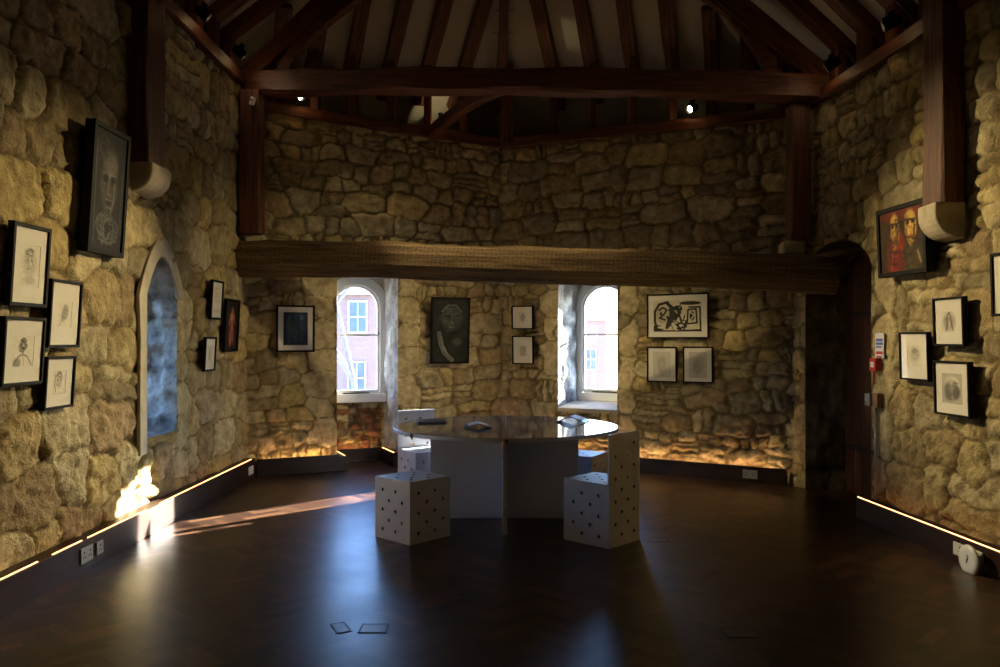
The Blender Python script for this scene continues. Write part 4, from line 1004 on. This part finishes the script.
# ------------------------------------------------------------------ perforated ply seats
def perf(w, h, t, nx, ny, r=.0138, skip=None, parity=0):
    """board in the XZ plane (0..w, 0..h), thickness along +Y, drilled on a staggered grid"""
    b = MB(); cw, ch = w / nx, h / ny
    # cells are centred on grid crossings so holes sit inside
    xs = [0] + [cw * (i + .5) for i in range(nx)] + [w]; zs = [0] + [ch * (j + .5) for j in range(ny)] + [h]
    n = 8
    for i in range(len(xs) - 1):
        for j in range(len(zs) - 1):
            x0, x1, z0, z1 = xs[i], xs[i + 1], zs[j], zs[j + 1]
            hole = 0 < i < nx and 0 < j < ny and (i + j + parity) % 2 == 0
            if not hole: b.add([(x0, 0, z0), (x1, 0, z0), (x1, 0, z1), (x0, 0, z1), (x0, t, z0), (x1, t, z0), (x1, t, z1), (x0, t, z1)], [(0, 1, 2, 3), (7, 6, 5, 4)]); continue
            cx, cz = i * cw, j * ch
            outer = [(x1, cz), (x1, z1), (cx, z1), (x0, z1), (x0, cz), (x0, z0), (cx, z0), (x1, z0)]
            inner = [(cx + r * math.cos(a * math.pi / 4), cz + r * math.sin(a * math.pi / 4)) for a in range(8)]
            vs = [(x, 0, z) for x, z in outer] + [(x, 0, z) for x, z in inner] + [(x, t, z) for x, z in outer] + [(x, t, z) for x, z in inner]; fs = []
            for k in range(8):
                l = (k + 1) % 8; fs += [(k, l, 8 + l, 8 + k), (16 + k, 24 + k, 24 + l, 16 + l)]
            b.add(vs, fs); b.add(vs, [(8 + k, 8 + (k + 1) % 8, 24 + (k + 1) % 8, 24 + k) for k in range(8)], 1)  # hole walls coloured dark, putting the shade inside the holes into colour
    b.add([(0, 0, 0), (w, 0, 0), (w, 0, h), (0, 0, h), (0, t, 0), (w, t, 0), (w, t, h), (0, t, h)], [(0, 4, 5, 1), (1, 5, 6, 2), (2, 6, 7, 3), (3, 7, 4, 0)])
    return b
def merge(o):
    bm = bmesh.new(); bm.from_mesh(o.data); bmesh.ops.remove_doubles(bm, verts=bm.verts[:], dist=1e-5); bmesh.ops.recalc_face_normals(bm, faces=bm.faces[:]); bm.to_mesh(o.data); bm.free()
def cube_seat(name, loc, rot, w, d, label, back=None, h=.46, t=.015):
    r = empty(name, (*loc, 0), rot); tag(r, label, 'chair' if back else 'stool', 'perforated white ply seats')
    def put(b, nm, mat4):
        o = b.build(nm, [M['ply'], M['darkmetal']], r); merge(o); o.matrix_basis = mat4; return o
    Tm = Matrix.Translation; Rz = lambda a: Matrix.Rotation(a, 4, 'Z')
    put(perf(w, h - t, t, 5, 6), 'side_panel', Tm((-w / 2, -d / 2, 0)))                       # front
    if back: put(perf(w, back, t, 5, 10), 'backrest', Tm((-w / 2, d / 2 - t, 0)))
    else: put(perf(w, h - t, t, 5, 6), 'side_panel', Tm((-w / 2, d / 2 - t, 0)))
    dd = d - 2 * t - .001
    put(perf(dd, h - t, t, 5, 6, parity=1), 'side_panel', Tm((w / 2, -d / 2 + t + .0005, 0)) @ Rz(math.pi / 2))
    put(perf(dd, h - t, t, 5, 6, parity=1), 'side_panel', Tm((-w / 2 + t, -d / 2 + t + .0005, 0)) @ Rz(math.pi / 2))
    ds = d - (t + .001 if back else 0)
    put(perf(w, ds, t, 5, 5), 'seat', Tm((-w / 2, -d / 2, h)) @ Matrix.Rotation(-math.pi / 2, 4, 'X'))
    b = MB()
    for (x, y) in ((-w / 2 + .02, -d / 2 + .02), (w / 2 - .02, -d / 2 + .02), (-w / 2 + .02, d / 2 - .03), (w / 2 - .02, d / 2 - .03), (0, -d / 2 + .02)):
        b.lathe([(.003, h), (.0035, h + .0006), (.001, h + .0008)], 8, M=Tm((x, y, 0)))
    for z in (.04, .23, .41):
        for x in (-w / 2 + .008, w / 2 - .008): b.box((x, -d / 2 - .0003, z), (.005, .001, .005))
    b.build('screw_head', M['darkmetal'], r)
    return r
cube_seat('cube_stool', (-.667, 6.1225), math.radians(47), .405, .405, 'white perforated cube stool without a back, in front of the table at left')
cube_seat('cube_chair', (.765, 6.018), math.radians(-133.8), .385, .42, 'white perforated cube chair with tall back, nearest seat right of the table', back=.82)
cube_seat('cube_chair', (-.715, 7.625), math.radians(31), .385, .40, 'white perforated cube chair with tall back, at the far left of the table', back=.82)
cube_seat('cube_stool', (.745, 7.37), math.radians(61), .37, .37, 'white perforated cube stool half hidden under the far right side of the table')

# ------------------------------------------------------------------ round table
def table():
    cx, cy, Z, t = .05, 6.93, .76, .032; rx, ry = .965, .92
    r = empty('round_table', (cx, cy, 0)); tag(r, 'large round table with glossy white top in two halves on white panels', 'table')
    for s in (-1, 1):
        n = 48; P = [(s * .0015, -ry)] + [(s * (.0015 + rx * math.sin(a)), -ry * math.cos(a)) for a in np.linspace(0, math.pi, n)] + [(s * .0015, ry)]
        m = len(P); vs = [(x, y, Z) for x, y in P] + [(x, y, Z - t) for x, y in P]
        fs = [tuple(range(m)), tuple(range(m, 2 * m))[::-1]] + [(i, (i + 1) % m, m + (i + 1) % m, m + i) for i in range(m)]
        q = MB().add(vs, fs); q.mi = [0] + [1] * (len(q.f) - 1); q.build('top_half', [M['top'], M['ply']], r, bevel=.003)
    b = MB(); b.box((-.335, -.19, (Z - t) / 2), (.60, .018, Z - t - .001)); b.build('leg_panel', M['ply'], r, bevel=.002)
    b = MB(); b.box((.31, -.19, (Z - t) / 2), (.60, .018, Z - t - .001)); b.build('leg_panel', M['ply'], r, bevel=.002)
    b = MB(); b.box((-.012, -.1, (Z - t) / 2), (.034, 1.36, Z - t - .001)); b.build('leg_fin', M['ply'], r, bevel=.002)
    b = MB(); b.box((-.335, .36, (Z - t) / 2), (.60, .018, Z - t - .001)); b.build('leg_panel', M['ply'], r, bevel=.002)
    b = MB(); b.box((0, -ry - .004, Z - .02), (.022, .01, .03), bev=.002); b.build('hinge', M['darkmetal'], r)
    a = math.radians(-141); px_, py_ = rx * math.cos(a), ry * math.sin(a)
    b = MB(); b.box((px_, py_, Z - .018), (.03, .03, .036), bev=.004); b.tube([(px_, py_, Z - .05), (px_, py_, Z - .01)], .007, 8); b.build('latch', M['metal'], r)
table()
def booklet(loc, rot, w, l, label, tent=0.0, mat='navy'):
    r = empty('booklet', loc, rot); tag(r, label, 'booklet')
    if tent:
        for s in (-1, 1):
            b = MB(); b.add([(0, -l / 2, tent), (s * w / 2, -l / 2, .001), (s * w / 2, l / 2, .001), (0, l / 2, tent), (0, -l / 2, tent + .004), (s * w / 2, -l / 2, .006), (s * w / 2, l / 2, .006), (0, l / 2, tent + .004)],
                            [(0, 1, 2, 3), (7, 6, 5, 4), (0, 4, 5, 1), (1, 5, 6, 2), (2, 6, 7, 3), (3, 7, 4, 0)]); b.build('cover', M[mat] if s > 0 or mat == 'navy' else M['paper'], r)
        b = MB(); b.add([(-w * .36, -l * .47, tent * .35 + .008), (0, -l * .47, tent + .006), (w * .36, -l * .47, tent * .35 + .008), (-w * .36, l * .47, tent * .35 + .008), (0, l * .47, tent + .006), (w * .36, l * .47, tent * .35 + .008)], [(0, 1, 4, 3), (1, 2, 5, 4)]); b.build('page', M['paper'], r)
    else:
        b = MB(); b.box((0, 0, .010), (w, l, .006), bev=.001); b.box((0, 0, .002), (w, l, .004)); b.build('cover', M[mat], r)
        b = MB(); b.box((0, 0, .0055), (w - .01, l - .01, .004)); b.build('page', M['paper'], r)
booklet((-.62, 7.22, .76), .15, .26, .30, 'dark blue flat folder on the left part of the round table')
booklet((-.19, 6.80, .76), .1, .23, .20, 'open dark booklet propped up at the middle of the round table', tent=.035)
booklet((.66, 7.25, .76), -.3, .27, .22, 'open dark booklet with white pages tented on the right part of the round table', tent=.05)

# ------------------------------------------------------------------ spotlights, camera sensor
def lamp(loc, target, energy, label, size=60, blend=.9, col=(1, .78, .40), hood=True, rad=.014, group='spotlights among the rafters', real=True):
    loc = Vector(loc); tg = Vector(target); dv = (tg - loc).normalized()
    q = dv.to_track_quat('-Z', 'Y')
    if real:
        r = empty('spotlight', loc); r.rotation_mode = 'QUATERNION'; r.rotation_quaternion = q; tag(r, label, 'spotlight', group)
        b = MB(); b.lathe([(.030, .10), (.040, .09), (.043, .0), (.046, -.035), (.043, -.035), (.040, -.004), (.0385, .002)], 20); b.build('lamp_housing', M['black'], r)
        b = MB(); b.lathe([(.036, .001), (.030, -.004)], 20); b.build('lamp_lens', M['lamp'], r)
        b = MB(); b.box((0, .055, .03), (.02, .02, .10), bev=.003); b.box((0, .075, .06), (.05, .02, .05), bev=.003); b.build('bracket', M['black'], r)
    L = bpy.data.lights.new('spot', 'SPOT'); L.energy = energy; L.color = col; L.spot_size = math.radians(size); L.spot_blend = blend; L.shadow_soft_size = rad
    o = bpy.data.objects.new('spot_beam', L); COL.objects.link(o)
    if real:
        Q = bpy.data.lights.new('spill', 'POINT'); Q.energy = .5; Q.color = (1, .62, .28); Q.shadow_soft_size = .02
        oq = bpy.data.objects.new('spot_spill', Q); COL.objects.link(oq); oq.location = loc + dv * .075
    o.location = loc + dv * .05; o.rotation_mode = 'QUATERNION'; o.rotation_quaternion = q
    return o
x, y, u = hit(WBL, 301, .0); lamp((x + .02, y - .13, 4.22), (3.25, 4.9, 1.5), 1900, 'small black spotlight glowing on back left wall plate beside the tie beam end', 33)
x, y, u = hit(WBL, 440, .0); lamp((x, y, 4.17), (-1.2, 6.2, 2.2), 20, 'small bright spotlight at the back left plate near the far corner', 60)
x, y, u = hit(WBR, 690, .0); lamp((x - .02, y - .12, 4.02), (-2.8, 4.95, 1.4), 1650, 'small bright spotlight on the back right wall plate below the tie beam', 31)
lamp((RXf(7.25) - .12, 7.22, 3.97), (-1.2, 9.4, 1.2), 520, 'small spotlight on right wall top beside the tie beam end', 31)
lamp((RXf(6.24) - .12, 6.27, 3.97), (-2.5, 8.4, 1.7), 360, 'small spotlight on right wall top nearer the front post', 33)
lamp((LX + .13, 7.25, 4.44), (1.5, 9.0, 1.05), 560, 'small spotlight on the left wall top behind the front post', 33)
lamp((LX + .13, 8.25, 4.44), (.3, 9.8, 1.1), 110, 'small dim spotlight on the left wall top beside the tie beam', 40)
# unseen spots added behind the camera to brighten walls and prints, no fixtures
lamp((1.6, 1.2, 4.4), (-2.8, 5.6, 1.6), 12, '', 60, real=False); lamp((-1.4, 1.2, 4.6), (3.2, 5.2, 1.6), 12, '', 60, real=False)
lamp((.1, 2.0, 5.2), (.0, 9.9, 1.5), 6, '', 50, real=False)
lamp((-1.6, 1.0, 4.5), (1.75, 8.95, 1.35), 420, '', 17, real=False)
# unseen spots added to brighten patches of the roof slopes, no fixtures
lamp((-.60, 9.50, 4.22), (-.82, 10.0, 4.5), 14, '', 60, real=False); lamp((-2.2, 8.9, 4.35), (.92, 9.4, 5.1), 60, '', 9, real=False); lamp((-2.2, 8.9, 4.35), (.95, 9.2, 4.35), 30, '', 16, real=False)
b = MB(); b.box((0, 0, 0), (.05, .04, .085), bev=.012); r = empty('motion_sensor', (-2.62, 8.47, 4.03)); r.rotation_euler = (0, .35, -.5); tag(r, 'small white motion sensor under the left end of the tie beam', 'sensor')
b.build('housing', M['plastic'], r); b = MB(); b.box((0, -.022, .01), (.03, .006, .03), bev=.002); b.build('lens', M['grey'], r)

# ------------------------------------------------------------------ outside
def outside():
    b = MB(); b.add([(-80, 11.5, -3.5), (80, 11.5, -3.5), (80, 120, -3.5), (-80, 120, -3.5)], [(0, 1, 2, 3)]); tag(b.build('ground', M['asphalt']), kind='structure')
    m, nt, out = newmat('red_brick'); p = principled(nt, out, (.4, .2, .15), .9); tc = N(nt, 'ShaderNodeTexCoord'); mp = N(nt, 'ShaderNodeMapping'); mp.inputs['Rotation'].default_value = (math.pi / 2, 0, 0)
    br = N(nt, 'ShaderNodeTexBrick', Scale=4.0); br.inputs['Color1'].default_value = (.30, .15, .11, 1); br.inputs['Color2'].default_value = (.36, .19, .14, 1); br.inputs['Mortar'].default_value = (.40, .34, .29, 1)
    nt.links.new(tc.outputs['Object'], mp.inputs[0]); nt.links.new(mp.outputs[0], br.inputs['Vector']); nt.links.new(br.outputs[0], p.inputs['Base Color']); M['brick'] = m
    def building(x0, x1, y, ztop, wins, label, pitch=2.2):
        r = empty('brick_building', ((x0 + x1) / 2, y, -3.5)); tag(r, label, 'building'); w = x1 - x0
        b = MB(); b.box((0, 4, (ztop + 3.5) / 2), (w, 8, ztop + 3.5)); b.build('wall', M['brick'], r)
        b = MB(); H = ztop + 3.5; b.add([(-w / 2 - .3, -.3, H), (w / 2 + .3, -.3, H), (w / 2 + .3, 8.3, H), (-w / 2 - .3, 8.3, H), (-w / 2, 4, H + pitch), (w / 2, 4, H + pitch)], [(0, 1, 5, 4), (2, 3, 4, 5), (0, 4, 3), (1, 2, 5), (0, 3, 2, 1)]); b.build('roof', M['slate'], r)
        for (wx, wz, ww, wh) in wins:
            lx = wx - (x0 + x1) / 2; lz = wz + 3.5
            b = MB(); b.box((lx, -.02, lz), (ww, .08, wh)); o = b.build('window', M['window_dark'], r)
            b = MB()
            for sx in (-1, 1): b.box((lx + sx * ww / 2, -.08, lz), (.06, .10, wh + .1))
            for sz in (-1, 0, 1): b.box((lx, -.08, lz + sz * wh / 2), (ww + .1, .10, .07))
            b.box((lx, -.08, lz), (.04, .09, wh)); b.build('glazing_bar', M['white'], o)
    building(-14.5, -3.2, 40, 3.75, [(-7.15, -.9 + .5, .85, 1.6), (-7.1, 2.65, .9, 1.55), (-9.6, -.4, .9, 1.6), (-9.6, 2.65, .9, 1.55), (-4.8, 2.65, .9, 1.55), (-4.8, -.4, .9, 1.6)], 'red brick building with white sash windows seen through the left window', 1.0)
    building(4.2, 8.2, 62, 3.0, [(5.2, 0, .9, 1.6), (7.0, 0, .9, 1.6)], 'pale brick house far off seen through the right window', 1.6)
    # bare tree
    r = random.Random(8); bt = MB(); bb = MB()
    def grow(mb, p, d, L, rad, dep):
        q = p + d * L; mb.tube([p, p + d * L * .5 + Vector((r.uniform(-1, 1), r.uniform(-1, 1), 0)) * L * .05, q], [rad, rad * .85, rad * .68], 5, cap=False)
        if dep == 0: return
        for _ in range(3 if dep > 1 else 4):
            nd = (d + Vector((r.uniform(-1, 1), r.uniform(-1, 1), r.uniform(-.35, .6))) * .75).normalized(); grow(bb, q, nd, L * r.uniform(.62, .85), rad * .6, dep - 1)
    root = empty('bare_tree', (-4.95, 28, -3.5)); tag(root, 'leafless tree with fine branches in front of the brick building outside', 'tree')
    grow(bt, Vector((0, 0, 0)), Vector((-.05, 0, 1)).normalized(), 3.6, .16, 5)
    bt.build('trunk', M['bark'], root); bb.build('branch', M['bark'], root)
outside()

# ------------------------------------------------------------------ sky, sun, window daylight
w = bpy.data.worlds.new('World'); SC.world = w; w.use_nodes = True; nt = w.node_tree; nt.nodes.clear()
sky = nt.nodes.new('ShaderNodeTexSky'); sky.sky_type = 'NISHITA'; sky.sun_disc = False; sky.sun_elevation = math.radians(18); sky.sun_rotation = math.radians(49); sky.air_density = 1.2; sky.dust_density = 1.5
bg = nt.nodes.new('ShaderNodeBackground'); bg.inputs[1].default_value = 2.1; wo = nt.nodes.new('ShaderNodeOutputWorld')
tn = N(nt, 'ShaderNodeMix', data_type='RGBA', blend_type='MULTIPLY'); tn.inputs[0].default_value = 1; tn.inputs[7].default_value = (.52, .80, 1.40, 1)
nt.links.new(sky.outputs[0], tn.inputs[6]); nt.links.new(tn.outputs[2], bg.inputs[0]); nt.links.new(bg.outputs[0], wo.inputs[0])
S = bpy.data.lights.new('sun', 'SUN'); S.energy = 120; S.angle = math.radians(.6); S.color = (1, .93, .80)
so = bpy.data.objects.new('sun', S); COL.objects.link(so)
el = math.radians(16.8); sd = Vector((-.736 * math.cos(el), -.677 * math.cos(el), -math.sin(el))); so.rotation_mode = 'QUATERNION'; so.rotation_quaternion = sd.to_track_quat('-Z', 'Y'); so.location = (8, 16, 6)
for (wl, u0, u1, z0, z1, dp) in ((WBL, ub0, ub1, .73, 2.25, .66), (WBR, uc0, uc1, .74, 2.25, .64), (WL, uL(6.34), uL(7.0), .74, 2.15, .68)):
    p, d, n = frame_of(wl); c = p + d * ((u0 + u1) / 2) - n * dp
    L = bpy.data.lights.new('portal', 'AREA'); L.shape = 'RECTANGLE'; L.size = u1 - u0 + .1; L.size_y = z1 - z0 + .1; L.cycles.is_portal = True
    o = bpy.data.objects.new('window_daylight', L); COL.objects.link(o)
    o.matrix_world = Matrix(((d.x, 0, -n.x, c.x), (d.y, 0, -n.y, c.y), (0, 1, 0, (z0 + z1) / 2), (0, 0, 0, 1)))

# ------------------------------------------------------------------ camera
cam = bpy.data.cameras.new('camera'); cam.sensor_width = 36; cam.lens = F * 36 / 1000; cam.shift_y = (HY - 333.5) / 1000; cam.clip_start = .05; cam.clip_end = 300
co = bpy.data.objects.new('camera', cam); COL.objects.link(co); co.location = (0, 0, CZ); co.rotation_euler = (math.pi / 2, 0, 0); SC.camera = co
SC.view_settings.view_transform = 'Standard'; SC.view_settings.look = 'None'; SC.view_settings.exposure = 0; SC.view_settings.gamma = 1; SC.view_settings.use_curve_mapping = False
